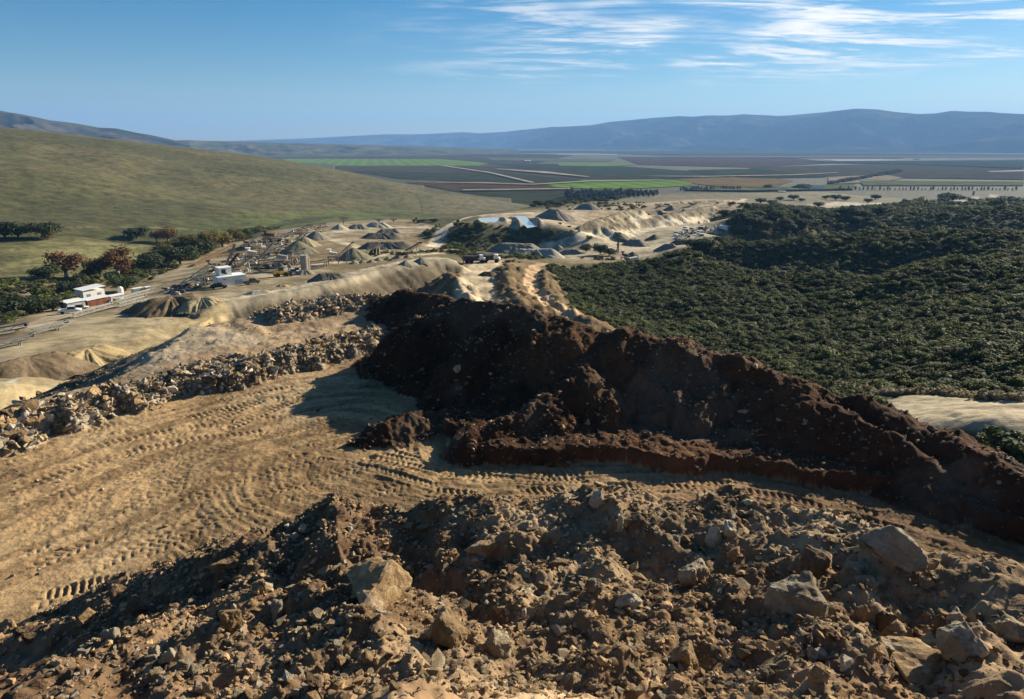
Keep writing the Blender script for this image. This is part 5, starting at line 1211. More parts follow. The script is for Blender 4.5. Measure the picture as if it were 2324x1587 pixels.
def pile(x0, x1, ytop, ybase, mat, label, flat=0.0, depth=None, gully=.26, slope=.64, group=None, name='sand_pile', skew=0.0):
    """x0..x1 width in the photograph, ytop/ybase its top and foot; flat: share of the width taken by a level crest"""
    bx, by, bz = hit((x0 + x1) / 2, ybase, 60); r = math.hypot(bx, by); sl = math.hypot(r, CAMZ - bz); W = (x1 - x0) / FP * sl
    L = W * flat; rad = (W - L) / 2; H0 = (ybase - ytop) / FP * sl
    H = min(rad * slope, H0 * 1.0 + .2 * rad * (CAMZ - bz) / r); H = max(H, .4); rad = max(H / slope, .5) if flat == 0 else H / slope
    ux, uy = bx / r, by / r; dx, dy = uy, -ux; ca, sa = math.cos(skew), math.sin(skew); ex, ey = dx * ca + ux * sa, dy * ca + uy * sa
    cx, cy = bx + ux * rad * .85, by + uy * rad * .85; L = max(W - 2 * rad, 0) if flat else 0
    a, b = (cx - ex * L / 2, cy - ey * L / 2), (cx + ex * L / 2, cy + ey * L / 2)
    R2 = rad * 1.35; n = 64 if W / sl * FP > 40 else 34; nu = int(n * (1 + L / (2 * R2)))
    S = np.linspace(-(L / 2 + R2), L / 2 + R2, nu); T = np.linspace(-R2, R2, n); SS, TT = np.meshgrid(S, T)
    X = cx + ex * SS - ey * TT; Y = cy + ey * SS + ex * TT; d = seg_dist(X, Y, [a, b])[0]; ang = np.arctan2(Y - cy, X - cx); sd = int(x0 * 3 + ytop)
    g = gz(X, Y); c = min(gz(cx, cy), bz + .1 * rad) + 0; noise_ = (fbm(ang * 3.2 + 9, d / rad * .6, 4, sd) - .5) * gully * H * np.clip(d / rad, 0, 1) * 1.2 + (fbm(X / (rad * .5), Y / (rad * .5), 3, sd + 1) - .5) * H * .16 * (1 if flat else .4)
    z = c + H - slope * (np.sqrt(d ** 2 + (rad * .10) ** 2) - rad * .10) + noise_
    if flat: z = np.minimum(z, c + H * .93 + (fbm(X / (rad * .3), Y / (rad * .3), 3, sd + 2) - .5) * H * .22)
    Z = np.maximum(z, g - .35 - .02 * d); keep = z > g - .3
    m_, n_ = X.shape; idx = np.arange(m_ * n_).reshape(m_, n_); q = np.stack([idx[:-1, :-1], idx[:-1, 1:], idx[1:, 1:], idx[1:, :-1]], -1).reshape(-1, 4)
    kq = keep.ravel()[q].any(1); q = q[kq]
    if not len(q): print('no pile', label); return
    used = np.unique(q); rm = np.full(m_ * n_, -1); rm[used] = np.arange(len(used)); o = mesh_np(name, np.stack([X.ravel()[used] - cx, Y.ravel()[used] - cy, Z.ravel()[used] - c], -1), rm[q], MP[mat], True, loc=(cx, cy, c))
    if o.data.polygons[0].normal.z < 0: o.data.flip_normals()
    tag(o, label, 'pile', group); return o
PILES = [
 (690,747,517,546,'grey','tall grey cone of sand, highest of three beside the plant'),(660,725,537,562,'tan','tan cone of sand, middle one of three beside the plant'),(636,722,551,579,'green','olive tan cone of sand, nearest of three beside the plant'),
 (764,842,556,592,'green','steep grey green cone under the slanting stacker conveyor'),
]
def build_piles():
    for p in PILES: pile(*p)
    pile(821, 912, 528, 543, 'dark', 'long flat topped dark grey pile, upper one of two in the yard', flat=.55)
    pile(815, 938, 544, 566, 'dark', 'long flat topped dark grey pile, lower one of two in the yard', flat=.6)
    pile(855, 912, 520, 529, 'grey', 'low grey pile behind the two long flat topped piles', flat=.5)
    pile(750, 790, 511, 522, 'pale', 'small pale pile, leftmost of three at the foot of the hill'); pile(788, 838, 508, 521, 'grey', 'grey pile, middle of three at the foot of the hill', flat=.3)
    pile(828, 886, 503, 517, 'pale', 'pale sided flat pile, rightmost and largest of three at the foot of the hill', flat=.35)
    pile(908, 932, 592, 602, 'grey', 'small grey cone on the outer edge of the sand embankment'); pile(942, 970, 585, 597, 'grey', 'small grey heap right of the cone on the embankment edge')
    for i, (x, y) in enumerate(((803, 599), (822, 597), (842, 596), (858, 592), (880, 590), (903, 586), (925, 585), (880, 574))):
        pile(x - 10, x + 12, y - 6, y + 1, 'grey' if i % 2 else 'tan', ('first','second','third','fourth','fifth','sixth','seventh','single farther')[i] + ' low dumped heap from the left along the embankment top', group='low heaps along the embankment top')
    pile(627, 655, 634, 652, 'yellow', 'small orange tan heap behind the embankment near the silo', flat=.3); pile(560, 620, 640, 668, 'pale', 'low pale heap beside the white control building', flat=.4, slope=.4)
    pile(708, 790, 606, 636, 'dark', 'dark grey heap standing in for a shadowed cut beside the silo', flat=.45)  # dark heap added in place of a shadowed recess in the embankment
    pile(670, 714, 606, 624, 'grey', 'grey heap round the foot of the concrete silo', flat=.3)
    pile(1216, 1298, 468, 499, 'grey', 'big grey sand pile beside the settling ponds', flat=.12); pile(1302, 1362, 462, 477, 'grey', 'grey pile behind the big one beyond the ponds', flat=.25)
    pile(1098, 1240, 540, 578, 'grey', 'long grey sand ridge at the edge of the pale yard', flat=.45); pile(1150, 1282, 553, 586, 'pale', 'bright pale slope of dumped sand in front of the long grey ridge', flat=.5)
    pile(1250, 1284, 557, 570, 'grey', 'small grey pile right of the bright pale slope'); pile(1270, 1320, 563, 578, 'grey', 'low grey pile in front of the small one in the pale yard', flat=.3)
    pile(1410, 1472, 542, 560, 'grey', 'round topped grey pile right of the steel mast in the yard', flat=.2); pile(1378, 1420, 531, 540, 'green', 'low olive pile at the far side of the yard', flat=.3)
    pile(1420, 1450, 570, 584, 'dark', 'small dark cone near the crushing machine at the scrub edge'); pile(1494, 1542, 554, 566, 'grey', 'low grey pile at the corner of the scrub hill', flat=.3)
    pile(1470, 1500, 535, 544, 'brown', 'brown heap at the near side of the scrap yard'); pile(1511, 1536, 468, 477, 'grey', 'small grey pile on the far terrace'); pile(1400, 1425, 536, 545, 'grey', 'small grey heap left of the round topped pile')
    pile(1520, 1570, 541, 556, 'brown', 'brown soil heap next to the dark oak clump', flat=.4)
    pile(118, 290, 766, 842, 'yellow', 'yellow ribbed sand pile in the lower yard at left', flat=.35, gully=.9, skew=.5); pile(-30, 168, 795, 856, 'brown', 'dark shaded soil pile against the yellow sand pile', flat=.45, skew=.4)
    pile(300, 492, 650, 718, 'brown', 'big dark eroded spoil heap between the sheds and the embankment', flat=.4, gully=1.2, skew=.2); pile(420, 500, 668, 700, 'tan', 'tan eroded heap at the right end of the dark spoil heap', flat=.3, gully=1.1)
    pile(1085, 1130, 598, 628, 'brown', 'brown mound beside the sunken haul road', flat=.3)
build_piles()

# ------------------------------------------------------------------ steel and building materials
M_white = simple('white_paint', (.72, .71, .66), .55, .08, .8); M_cream = simple('cream_paint', (.58, .53, .40), .6, .15, .8); M_steel = simple('grey_steel', (.26, .25, .23), .55, .2, 1.0, .3); M_rust = simple('rusty_steel', (.16, .085, .045), .8, .3, 1.0)
M_belt = simple('rubber_belt', (.035, .033, .03), .8, .2, 1.0); M_dark = simple('dark_machine', (.045, .045, .045), .6, .2, 1.0); M_conc = simple('concrete', (.34, .30, .24), .85, .2, .5); M_glass = simple('dark_glass', (.03, .04, .05), .15, .1, 1.0)
M_red = simple('red_brown_wall', (.24, .075, .045), .8, .2, .8); M_blue = simple('blue_grey_wall', (.30, .33, .34), .7, .1, .8); M_yel = simple('yellow_panel', (.62, .50, .06), .6, .1, .8); M_tyre = simple('tyre', (.02, .02, .02), .9, .1, 1); M_roof = simple('white_sheet_roof', (.78, .77, .73), .5, .06, .6)
M_orange = simple('machine_yellow', (.55, .36, .05), .5, .15, 1)
class MB:
    def __init__(s): s.c, s.f = [], []
    def box(s, x0, x1, y0, y1, z0, z1):
        n = len(s.c); s.c += [(x0, y0, z0), (x1, y0, z0), (x1, y1, z0), (x0, y1, z0), (x0, y0, z1), (x1, y0, z1), (x1, y1, z1), (x0, y1, z1)]
        s.f += [tuple(n + i for i in q) for q in ((3, 2, 1, 0), (4, 5, 6, 7), (0, 1, 5, 4), (1, 2, 6, 5), (2, 3, 7, 6), (3, 0, 4, 7))]; return s
    def bar(s, p, q, w, h=None):
        p, q = Vector(p), Vector(q); h = h or w; d = (q - p).normalized(); a = d.cross(Vector((0, 0, 1))); a = a.normalized() if a.length > .01 else Vector((1, 0, 0)); b = a.cross(d); n = len(s.c)
        for e in (p, q):
            for i, j in ((-1, -1), (1, -1), (1, 1), (-1, 1)): s.c.append(tuple(e + a * i * w / 2 + b * j * h / 2))
        s.f += [tuple(n + i for i in t) for t in ((3, 2, 1, 0), (4, 5, 6, 7), (0, 1, 5, 4), (1, 2, 6, 5), (2, 3, 7, 6), (3, 0, 4, 7))]; return s
    def cyl(s, c, r0, r1, z0, z1, k=18):
        n = len(s.c)
        for z, r in ((z0, r0), (z1, r1)):
            for i in range(k): s.c.append((c[0] + r * math.cos(6.2832 * i / k), c[1] + r * math.sin(6.2832 * i / k), z))
        for i in range(k): j = (i + 1) % k; s.f.append((n + i, n + j, n + k + j, n + k + i))
        s.f.append(tuple(n + i for i in range(k))[::-1]); s.f.append(tuple(n + k + i for i in range(k))); return s
    def wheel(s, x, y, z, r, w, k=14):
        n = len(s.c)
        for yy in (y - w / 2, y + w / 2):
            for i in range(k): s.c.append((x + r * math.cos(6.2832 * i / k), yy, z + r * math.sin(6.2832 * i / k)))
        for i in range(k): j = (i + 1) % k; s.f.append((n + j, n + i, n + k + i, n + k + j))
        s.f.append(tuple(n + i for i in range(k))); s.f.append(tuple(n + k + i for i in range(k))[::-1]); return s
    def poly(s, pts, th):      # plate: outline in x,z extruded along y
        n = len(s.c); k = len(pts)
        for y in (-th / 2, th / 2): s.c += [(p[0], y, p[1]) for p in pts]
        s.f.append(tuple(n + i for i in range(k))); s.f.append(tuple(n + k + i for i in range(k))[::-1])
        for i in range(k): j = (i + 1) % k; s.f.append((n + j, n + i, n + k + i, n + k + j))
        return s
    def build(s, name, mat, parent):
        return mesh_np(name, s.c, s.f, mat, False, parent)
def root(name, x, y, z, rz, label, cat, group=None):
    o = bpy.data.objects.new(name, None); COL.objects.link(o); o.location = (x, y, z); o.rotation_euler = (0, 0, rz); o.empty_display_size = .2; tag(o, label, cat, group); return o
def conveyor(p0, p1, h, label, low=.6, mat=None, w=1.1, group='conveyors of the sand and gravel plant'):
    x0, y0, z0 = hit(*p0, 60); z0 += low
    g = z0
    for _ in range(6):
        x1, y1 = P(p1[0], p1[1], g + h); g = float(gz(x1, y1))
    z1 = g + h; L = math.hypot(x1 - x0, y1 - y0); ang = math.atan2(y1 - y0, x1 - x0); rise = z1 - z0
    rt = root('conveyor', x0, y0, z0 - low, ang, label, 'conveyor', group); A = Vector((0, 0, low)); B = Vector((L, 0, low + rise)); mt = mat or M_cream
    belt = MB(); belt.bar(A + Vector((0, 0, .35)), B + Vector((0, 0, .35)), w * .8, .06); belt.build('belt', M_belt, rt)
    for sy in (-1, 1):
        f = MB(); o = Vector((0, sy * w * .5, 0)); f.bar(A + o + Vector((0, 0, .42)), B + o + Vector((0, 0, .42)), .18, .22); f.bar(A + o - Vector((0, 0, .55)), B + o - Vector((0, 0, .55)), .14, .14)
        n = max(4, int(L / 2.2))
        for i in range(n): f.bar(A.lerp(B, i / n) + o + Vector((0, 0, .42 if i % 2 else -.55)), A.lerp(B, (i + 1) / n) + o + Vector((0, 0, -.55 if i % 2 else .42)), .09)
        f.build('side_frame', mt, rt)
    dr = MB(); dr.wheel(L, 0, low + rise + .2, .38, w); dr.build('head_drum', M_dark, rt)
    n = max(1, int(L / 14)); 
    for i in range(1, n + 1):
        t = i / (n + .35); p = A.lerp(B, t); gx, gy = x0 + math.cos(ang) * p.x, y0 + math.sin(ang) * p.x; gg = float(gz(gx, gy)) - (z0 - low)
        if p.z - .5 - gg > .4:
            for sy in (-1, 1):
                l = MB(); l.bar((p.x - .5, sy * w * .9, gg - .3), (p.x, sy * w * .45, p.z - .5), .22); l.build('leg', mt, rt)
    return rt
CONV = [
 ((551,563),(599,526),8,'steep pale conveyor rising to the top left of the plant'),((514,607),(533,557),9,'tallest dark edged conveyor behind the white control building, left of a pair'),
 ((520,608),(541,577),6,'shorter conveyor right beside the tallest one behind the control building'),((542,612),(568,586),6,'conveyor running up right just behind the control building tower'),
 ((588,592),(626,545),9,'steep conveyor from the cream crusher to the round screen'),((411,649),(479,600),7,'upper one of two parallel pale conveyors left of the control building'),
 ((412,652),(478,617),5,'lower one of two parallel pale conveyors left of the control building'),((754,597),(802,551),9,'slanting stacker conveyor over the grey green cone'),
 ((832,573),(867,553),6,'conveyor right of the grey green cone'),((920,574),(954,552),7,'lone conveyor at the right end of the bushes in the yard'),
 ((627,543),(699,513),7,'long conveyor rising toward the grassy hill'),((676,527),(737,509),6,'dark conveyor behind the tallest grey cone'),((600,598),(678,577),5,'nearly level conveyor left of the concrete silo'),
 ((486,636),(511,622),4,'short conveyor feeding the left side of the control building'),((440,606),(530,556),3.2,'long low conveyor along the trees at the left edge of the plant'),
 ((596,552),(660,530),4,'conveyor between the round screen and the grey cone'),((560,578),(640,562),3,'low level conveyor in the middle of the plant'),((575,606),(645,592),3.5,'low conveyor in front of the cream crusher'),
 ((700,601),(752,590),3,'low conveyor between silo and stacker'),((610,575),(650,556),5,'short steep conveyor right of the round screen'),((640,590),(690,566),6,'conveyor rising behind the silo'),
]
def build_conveyors():
    for i, (a, b, h, lb) in enumerate(CONV): conveyor(a, b, h, lb, mat=(M_cream, M_steel, M_rust, M_cream)[i % 4] if i not in (0, 5, 6, 7) else M_cream)
    for (a, b, lb) in (((-30,800),(72,763),'first section of the long ground conveyor, cut by the left edge'),((74,762),(150,732),'second section of the long ground conveyor at left'),((165,724),(255,690),'third section of the long ground conveyor in front of the sheds'),((258,689),(345,657),'fourth section of the long ground conveyor right of the sheds'),
                       ((268,700),(330,674),'branch conveyor below the long ground conveyor'),((-20,762),(60,738),'upper parallel conveyor at the left edge')):
        conveyor(a, b, 1.4, lb, low=1.0, w=0.9, mat=M_steel, group='sections of the long ground conveyor')
build_conveyors()
def at(px, py, r0=60): return hit(px, py, r0)
def px2m(px, p): return px / FP * math.sqrt(p[0] ** 2 + p[1] ** 2 + (CAMZ - p[2]) ** 2)
def plant(kind, px, py, s, label, rz=0.0):
    x, y, z = at(px, py); rt = root('screening_plant' if kind else 'crusher', x, y, z - .2, rz, label, 'machine')
    for sx in (-1, 1):
        for sy in (-1, 1): MB().bar((sx * 2.2 * s, sy * 1.4 * s, -.6), (sx * 2.2 * s, sy * 1.4 * s, 3.6 * s), .28 * s).build('leg', M_steel, rt)
    d = MB(); d.box(-2.6 * s, 2.6 * s, -1.7 * s, 1.7 * s, 3.6 * s, 3.8 * s); d.build('deck', M_rust, rt)
    r = MB()
    for sy in (-1, 1):
        r.bar((-2.6 * s, sy * 1.7 * s, 4.7 * s), (2.6 * s, sy * 1.7 * s, 4.7 * s), .08 * s)
        for i in range(6): r.bar((-2.6 * s + i * 1.04 * s, sy * 1.7 * s, 3.8 * s), (-2.6 * s + i * 1.04 * s, sy * 1.7 * s, 4.7 * s), .07 * s)
    r.build('railing', M_cream, rt)
    m = (M_cream, M_dark, M_steel)[kind % 3]
    b = MB(); b.bar((-1.8 * s, 0, 5.6 * s), (1.8 * s, 0, 4.9 * s), 2.0 * s, 1.2 * s); b.build('screen_box', m, rt)
    h = MB(); h.cyl((-1.6 * s, 0), .5 * s, 1.3 * s, 6.2 * s, 7.3 * s, 8); h.build('hopper', M_white if kind == 0 else M_rust, rt)
    MB().bar((1.2 * s, 0, 3.6 * s), (2.6 * s, .3, 1.2 * s), .8 * s).build('chute', M_steel, rt)
    st = MB(); st.bar((-2.6 * s, 2.2 * s, 3.6 * s), (2.0 * s, 2.2 * s, -.2), .5 * s, .1); st.build('stairway', M_steel, rt); return rt
def build_plant():
    plant(0, 575, 600, 1.0, 'cream crusher tower right of the control building', .3); plant(1, 613, 560, 1.25, 'dark machine under the round screen in the plant', .7); plant(0, 757, 600, .9, 'cream crusher at the foot of the slanting stacker conveyor', .2)
    plant(2, 643, 615, 1.1, 'grey steel screening frame left of the concrete silo', .1); plant(2, 484, 622, .8, 'small screening frame left of the control building', .5); plant(1, 560, 565, .7, 'dark small screen at the foot of the steep pale conveyor', .4)
    plant(1, 1418, 598, .8, 'dark crushing machine at the edge of the scrub hill', -.3); plant(0, 598, 575, .7, 'pale little feeder in the middle of the plant', .9); plant(2, 668, 600, .8, 'grey screening frame next to the concrete silo', 1.0)
    # round screen
    x, y, z = at(612, 556); rt = root('round_screen', x, y, z, 0, 'big dark round steel screen raised above the plant', 'machine'); b = MB(); b.cyl((0, 0), 4.2, 4.2, 5.2, 6.4, 26); b.build('ring', M_rust, rt); MB().cyl((0, 0), 1.0, 3.6, 2.8, 5.1, 16).build('cone', M_dark, rt)
    for i in range(4): MB().bar((3.4 * math.cos(i * 1.571 + .78), 3.4 * math.sin(i * 1.571 + .78), -.5), (3.4 * math.cos(i * 1.571 + .78), 3.4 * math.sin(i * 1.571 + .78), 5.2), .3).build('leg', M_steel, rt)
    # silo
    p = at(692, 614); x, y, z = p; u = px2m(1, p); rt = root('silo', x, y, z - .2, 0, 'tan concrete silo standing on the embankment edge of the plant', 'silo')
    MB().cyl((0, 0), 8.2 * u, 8.2 * u, -.5, 33 * u, 28).build('shell', M_conc, rt); MB().cyl((0, 0), 8.6 * u, 8.6 * u, 33 * u, 34.5 * u, 28).build('rim', M_conc, rt)
    ld = MB(); ld.bar((8.6 * u, -.25, 0), (8.6 * u, -.25, 35 * u), .08); ld.bar((8.6 * u, .25, 0), (8.6 * u, .25, 35 * u), .08)
    for i in range(14): ld.bar((8.6 * u, -.25, i * 2.4 * u), (8.6 * u, .25, i * 2.4 * u), .06)
    ld.build('ladder', M_white, rt); MB().bar((5 * u, -6.5 * u, 34.5 * u), (5 * u, -6.5 * u, 40 * u), .12).build('vent_pipe', M_steel, rt); MB().cyl((9.5 * u, 2 * u), 1.6 * u, 1.6 * u, 0, 30 * u, 10).build('downpipe', M_cream, rt)
    # control building: two white boxes
    p = at(530, 648); x, y, z = p; u = px2m(1, p); az = math.atan2(x, y); rt = root('control_building', x, y, z - .1, -az + .32, 'white two storey control building with a small window tower in the plant', 'building')
    MB().box(-30 * u, 28 * u, 0, 34 * u, -.5, 20 * u).build('wall', M_white, rt); MB().box(-31 * u, 29 * u, -1 * u, 35 * u, 20 * u, 21 * u).build('roof', M_roof, rt)
    up = MB(); up.box(-22 * u, 3 * u, 12 * u, 36 * u, 21 * u, 37 * u); up.build('upper_wall', M_white, rt); MB().box(-23 * u, 4 * u, 11 * u, 37 * u, 37 * u, 38 * u).build('upper_roof', M_roof, rt)
    for (a, b) in ((-18, -9),):
        w_ = MB(); w_.box(a * u, b * u, 11.8 * u, 12.0 * u, 26 * u, 34 * u); wf = w_.build('window', M_glass, rt)
        fr = MB(); fr.box((a - 1) * u, (b + 1) * u, 11.85 * u, 11.95 * u, 25 * u, 26 * u); fr.box((a - 1) * u, (b + 1) * u, 11.85 * u, 11.95 * u, 34 * u, 35 * u); fr.build('frame', M_blue, wf)
    w_ = MB(); w_.box(3.0 * u, 3.2 * u, 18 * u, 26 * u, 26 * u, 34 * u); w_.build('window', M_glass, rt); MB().box(4 * u, 20 * u, -.25 * u, -.02 * u, 0, 12 * u).build('door', M_blue, rt); MB().box(-20 * u, -13 * u, -.25 * u, -.02 * u, 14 * u, 16 * u).build('vent', M_steel, rt)
    # sheds on the road at left
    def shed(px, py, w, d, h, roof, wall, label, rz, extra=None, slope=.0):
        p = at(px, py); u = px2m(1, p); az = math.atan2(p[0], p[1]); rt = root('shed', p[0], p[1], p[2] - .1, -az + rz, label, 'building'); w, d, h = w * u * .88, d * u * .88, h * u * .85
        MB().box(-w / 2, w / 2, 0, d, -.6, h).build('wall', wall, rt); rf = MB(); n = len(rf.c)
        rf.bar((-w / 2 - .3, d / 2, h + .12 + slope * .5), (w / 2 + .3, d / 2, h + .12 + slope), d + .6, .2); rf.build('roof', roof, rt)
        for i in range(extra or 0): dw = w / (extra + 1) * .55; cx = -w / 2 + w * (i + .5) / extra; MB().box(cx - dw / 2, cx + dw / 2, -.06, -.01, 0, h * .75).build('door', M_steel if wall != M_red else M_rust, rt)
        return rt
    shed(175, 700, 38, 30, 16, M_roof, M_blue, 'blue grey shed with white roof, left one beside the conveyor road', .45, 2); shed(225, 693, 46, 26, 14, M_roof, M_red, 'red brown open shed in the middle of the white roofed sheds', .45, 3, .4)
    shed(216, 681, 46, 34, 22, M_roof, M_white, 'taller shed with sloping white roof behind the red brown one', .45, 2, 1.0); shed(268, 682, 30, 14, 12, M_roof, M_white, 'small white shed with a yellow front, right of the red brown one', .5, 1); 
    p = at(259, 686); u = px2m(1, p); rt = root('yellow_panel', p[0], p[1], p[2], -math.atan2(p[0], p[1]) + .5, 'yellow panel at the front of the small white shed', 'panel'); MB().box(-2.5 * u, 2.5 * u, -.5, -.3, 0, 9 * u).build('board', M_yel, rt); MB().bar((-2.5 * u, -.2, 0), (-2.5 * u, -.2, 9 * u), .12).build('post', M_steel, rt)
    p = at(275, 670); rt = root('water_tank', p[0], p[1], p[2], 0, 'small white tank behind the white roofed sheds', 'tank'); MB().cyl((0, 0), .9, .9, 0, 2.6).build('shell', M_white, rt); MB().cyl((0, 0), .9, .2, 2.6, 3.1).build('lid', M_white, rt)
    def box_container(px, py, w, h, d, mat, label, rz, grp=None):
        p = at(px, py); u = px2m(1, p); rt = root('container', p[0], p[1], p[2] + .05, -math.atan2(p[0], p[1]) + rz, label, 'container', grp); w, h, d = w * u, h * u, d * u
        b = MB(); b.box(-w / 2, w / 2, 0, d, 0, h)
        b.build('body', mat, rt); rb = MB()
        for i in range(9): xx = -w / 2 + w * (i + .5) / 9; rb.box(xx - w * .02, xx + w * .02, -.07, -.002, .1, h - .1)
        rb.build('ribs', mat, rt); MB().box(-w / 2 - .05, w / 2 + .05, -.1, d + .1, h + .01, h + .12).build('roof', M_roof, rt); return rt
    box_container(315, 664, 20, 8, 9, M_blue, 'pale grey green container right of the white roofed sheds', .5); box_container(337, 659, 11, 6, 8, M_steel, 'short dark grey container at the right end of the shed row', .5)
    box_container(1645, 523, 26, 9, 9, M_white, 'long white trailer box among the trees at the scrap yard', -.35); box_container(1698, 522, 12, 6, 6, M_white, 'small white cabin between dark oaks behind the scrap yard', -.1)
    r = random.Random(9); mats = (M_white, M_blue, M_steel, M_rust, M_cream, M_dark)
    names = ('white', 'blue grey', 'grey', 'rusty', 'cream', 'dark')
    for i in range(22):
        x = r.uniform(1530, 1632); y = 545 - (x - 1530) * .13 - r.uniform(0, 22); k = r.randrange(6); w = r.uniform(4, 11)
        t = ('near its left end', 'left of its middle', 'right of its middle', 'near its right end')[min(3, int((x - 1530) / 26))]; sz = 'short' if w < 6.5 else 'long'
        box_container(x, y, w, r.uniform(2.5, 5), r.uniform(3, 6), mats[k], uniq([f'{sz} {names[k]} {a} in the scrap yard, {t}' for a in ('container', 'box container', 'steel box', 'cabin', 'bin', 'skip')]), r.uniform(-.6, .6), 'containers and boxes of the scrap yard')
    # far sheds in the valley
    for px, py, w, h, mt, lb in ((945,352,24,4.0,M_roof,'long white shed far out in the valley beyond the bright green field'),(1198,368,14,4,M_roof,'small white shed alone in the brown valley fields'),(820,343,18,3.5,M_white,'pale far shed left in the valley'),(1848,433,16,7,M_cream,'tan farm shed beside the round oak in the valley'),
                                 (1866,431,12,6,M_roof,'white farm house right of the round oak in the valley'),(1800,433,16,4,M_red,'low reddish farm shed left of the round oak'),(1775,437,14,3,M_cream,'long low farm shed at the left end of the farm'),(2080,363,10,3,M_roof,'tiny white shed far right in the valley')):
        p = at(px, py, 900); u = px2m(1, p); rt = root('farm_shed', p[0], p[1], p[2], -math.atan2(p[0], p[1]), lb, 'building'); w, h = w * u, h * u; d = w * .5
        MB().box(-w / 2, w / 2, 0, d, -1, h * .65).build('wall', mt, rt); rf = MB(); rf.c = [(-w * .52, -.5, h * .66), (w * .52, -.5, h * .66), (w * .52, d + .5, h * .66), (-w * .52, d + .5, h * .66), (-w * .52, d / 2, h), (w * .52, d / 2, h)]; rf.f = [(0, 1, 5, 4), (2, 3, 4, 5), (1, 2, 5), (3, 0, 4), (3, 2, 1, 0)]; rf.build('roof', M_roof, rt)
        MB().box(-w * .1, w * .1, -.3, -.05, -.5, h * .5).build('door', M_steel, rt)
    # mast
    p = at(1402, 572); rt = root('steel_mast', p[0], p[1], p[2], .3, 'dark slender steel mast standing in the pale yard', 'mast'); u = px2m(1, p)
    for a, b in ((-.5, -.5), (.5, -.5), (.5, .5), (-.5, .5)): MB().bar((a, b, -.3), (a * .3, b * .3, 27 * u), .22).build('leg', M_dark, rt)
    br = MB()
    for i in range(9): z0 = i * 3 * u; s = 1 - i / 9 * .7; br.bar((-.5 * s, -.5 * s, z0), (.5 * s, -.5 * s, z0 + 3 * u), .1); br.bar((.5 * s, .5 * s, z0), (-.5 * s, .5 * s, z0 + 3 * u), .1)
    br.build('bracing', M_dark, rt); MB().box(-.9, .9, -.9, .9, 17 * u, 17.6 * u).build('platform', M_dark, rt)
build_plant()
def vehicle(kind, px, py, rz, label, s=1.0, mat=None, grp=None):
    x, y, z = at(px, py); rt = root(kind, x, y, z + .05, rz, label, {'pickup_truck': 'pickup', 'dump_truck': 'dump truck', 'wheel_loader': 'loader', 'parked_car': 'car'}[kind], grp); rt.scale = (s, s, s); m = mat or M_white
    if kind in ('pickup_truck', 'parked_car'):
        b = MB(); b.poly([(-2.7, .45), (2.6, .45), (2.7, .9), (1.5, 1.15), (-2.7, 1.15)], 1.85); b.build('body', m, rt); c = MB(); c.poly([(-.6, 1.15), (1.5, 1.15), (1.0, 1.85), (-.4, 1.85)] if kind == 'pickup_truck' else [(-2.3, 1.15), (1.4, 1.15), (.8, 1.75), (-1.7, 1.75)], 1.6); c.build('cab', M_glass, rt)
        t = MB(); t.box(-.4, 1.0, -.78, .78, 1.86, 1.92); t.build('roof', m, rt)
        for a in (-1.7, 1.7):
            for q in (-.85, .85): MB().wheel(a, q, .38, .38, .25).build('wheel', M_tyre, rt)
        for q in (-.6, .6): MB().box(2.66, 2.74, q - .2, q + .2, .7, .9).build('headlight', M_white, rt)
    elif kind == 'dump_truck':
        MB().box(-4.4, 4.2, -1.0, 1.0, 1.1, 1.5).build('chassis', M_dark, rt); b = MB(); b.poly([(-5.0, 2.2), (-3.6, 1.5), (1.2, 1.5), (1.6, 3.2), (2.2, 3.5), (-.2, 3.1), (-5.0, 3.3)], 3.0); b.build('dump_body', M_dark if not mat else mat, rt)
        c = MB(); c.poly([(1.9, 1.4), (4.3, 1.4), (4.3, 2.2), (3.6, 2.4), (3.3, 3.5), (1.9, 3.5)], 2.2); c.build('cab', M_white, rt); MB().box(3.2, 3.7, -.9, .9, 2.5, 3.2).build('windscreen', M_glass, rt)
        for a in (-3.4, -1.6, 3.0):
            for q in (-1.25, 1.25): MB().wheel(a, q, .85, .85, .6).build('wheel', M_tyre, rt)
    else:
        MB().box(-3.2, .3, -1.1, 1.1, 1.1, 2.2).build('body', M_orange, rt); MB().box(-.9, .5, -.8, .8, 2.21, 3.5).build('cab', M_glass, rt); MB().bar((.3, 0, 1.8), (3.2, 0, .9), .6).build('arm', M_orange, rt)
        b = MB(); b.poly([(3.0, .1), (4.4, .05), (3.5, .3), (3.3, 1.5), (3.0, 1.4)], 2.9); b.build('bucket', M_dark, rt)
        for a in (-2.0, 1.2):
            for q in (-1.2, 1.2): MB().wheel(a, q, .8, .8, .6).build('wheel', M_tyre, rt)
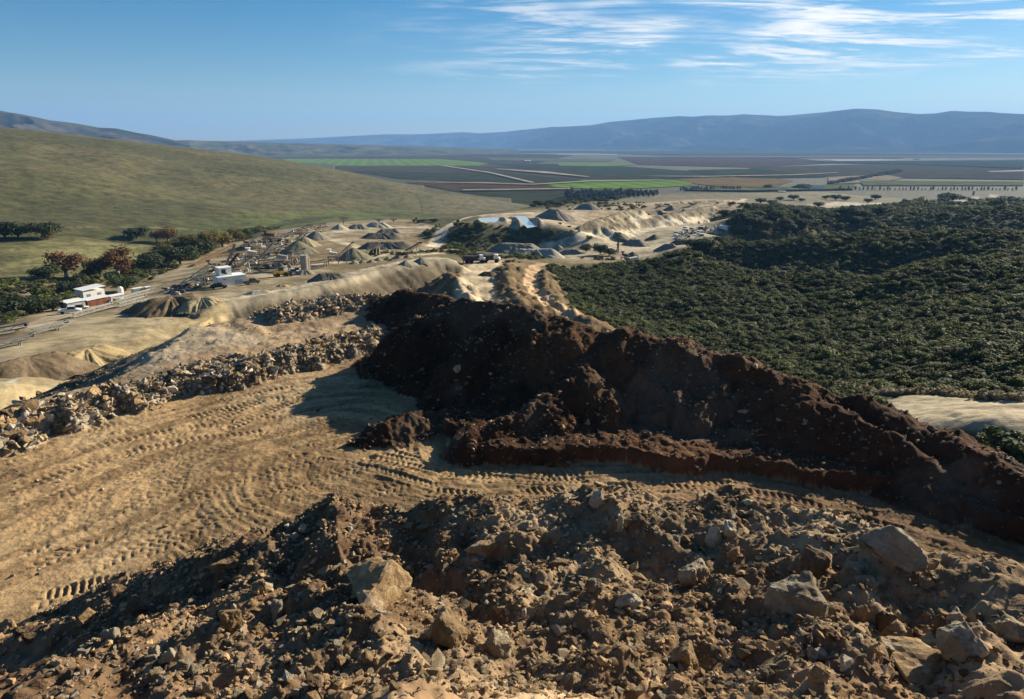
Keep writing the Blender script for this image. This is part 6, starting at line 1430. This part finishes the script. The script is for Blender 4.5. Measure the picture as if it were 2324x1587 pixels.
def build_vehicles():
    vehicle('pickup_truck', 160, 711, .35, 'white pickup parked in front of the blue grey shed'); vehicle('pickup_truck', 178, 706, .5, 'second pale pickup parked right beside the first in front of the shed', mat=M_cream)
    vehicle('dump_truck', 1078, 598, .1, 'dark dump truck parked at the head of the sunken haul road, left one'); vehicle('dump_truck', 1112, 596, -.15, 'dark dump truck with pale cab parked at the head of the haul road, right one')
    vehicle('wheel_loader', 1040, 512, .5, 'yellow loader at the bend of the curving haul road', 1.0); vehicle('wheel_loader', 945, 504, .2, 'reddish loader by the bushes behind the upper yard')
    vehicle('pickup_truck', 572, 645, .8, 'dark pickup parked right of the control building', mat=M_dark); vehicle('parked_car', 498, 655, .2, 'blue dark car in the shade left of the control building', mat=M_dark)
    vehicle('wheel_loader', 640, 628, .7, 'yellow loader working behind the embankment near the silo'); vehicle('pickup_truck', 664, 622, .4, 'blue grey pickup beside the yellow loader', mat=M_blue)
    vehicle('dump_truck', 1434, 597, .4, 'pale hauling truck beside the dark crushing machine', mat=M_cream, s=.8)
build_vehicles()

# ------------------------------------------------------------------ loose clutter of the plant: offcuts, pipes, pallets, spare screens
def build_clutter():
    rg = np.random.default_rng(77); pr = []
    for i, (dim, mt) in enumerate((((3.2, .25, .25), M_steel), ((1.2, .7, .5), M_rust), ((6.5, .35, .3), M_cream), ((1.6, 1.0, .8), M_dark), ((8.5, .3, .3), M_steel), ((1.0, .8, .9), M_cream), ((7.5, .2, .2), M_rust), ((9, .45, .3), M_dark))):
        a, b, c = dim; m = MB(); m.box(-a / 2, a / 2, -b / 2, b / 2, 0, c); m.box(-a / 2.4, a / 3, -b / 2.5, b / 2.5, c + .002, c * 1.3); m.bar((-a / 2.2, -b * .7, 0), (a / 2.2, b * .7, c * .8), .12)
        pr.append(mesh_np('scrap_piece', m.c, m.f, mt, False, link=False))
    pts = []
    for poly, n in (([(455,632),(500,600),(545,560),(600,540),(650,545),(690,575),(690,612),(640,622),(575,612),(500,640)], 380), ([(1535,548),(1640,533),(1640,512),(1600,516),(1540,530)], 260), ([(600,545),(690,520),(740,512),(745,522),(700,545),(640,565)], 150), ([(380,660),(470,625),(480,632),(400,672)], 90)):
        q = hp(*poly); xs = [p[0] for p in q]; ys = [p[1] for p in q]; x = rg.uniform(min(xs), max(xs), n * 4); y = rg.uniform(min(ys), max(ys), n * 4); m = inside(x, y, q) & (fbm(x / 9, y / 9, 3, 451) > .46); x, y = x[m][:n], y[m][:n]
        pts.append(np.stack([x, y, gz(x, y) - .05], -1))
    p = np.concatenate(pts); scatter('debris', p, rg.uniform(.5, 1.25, len(p)), pr, 78, 1.0, .12)
build_clutter()
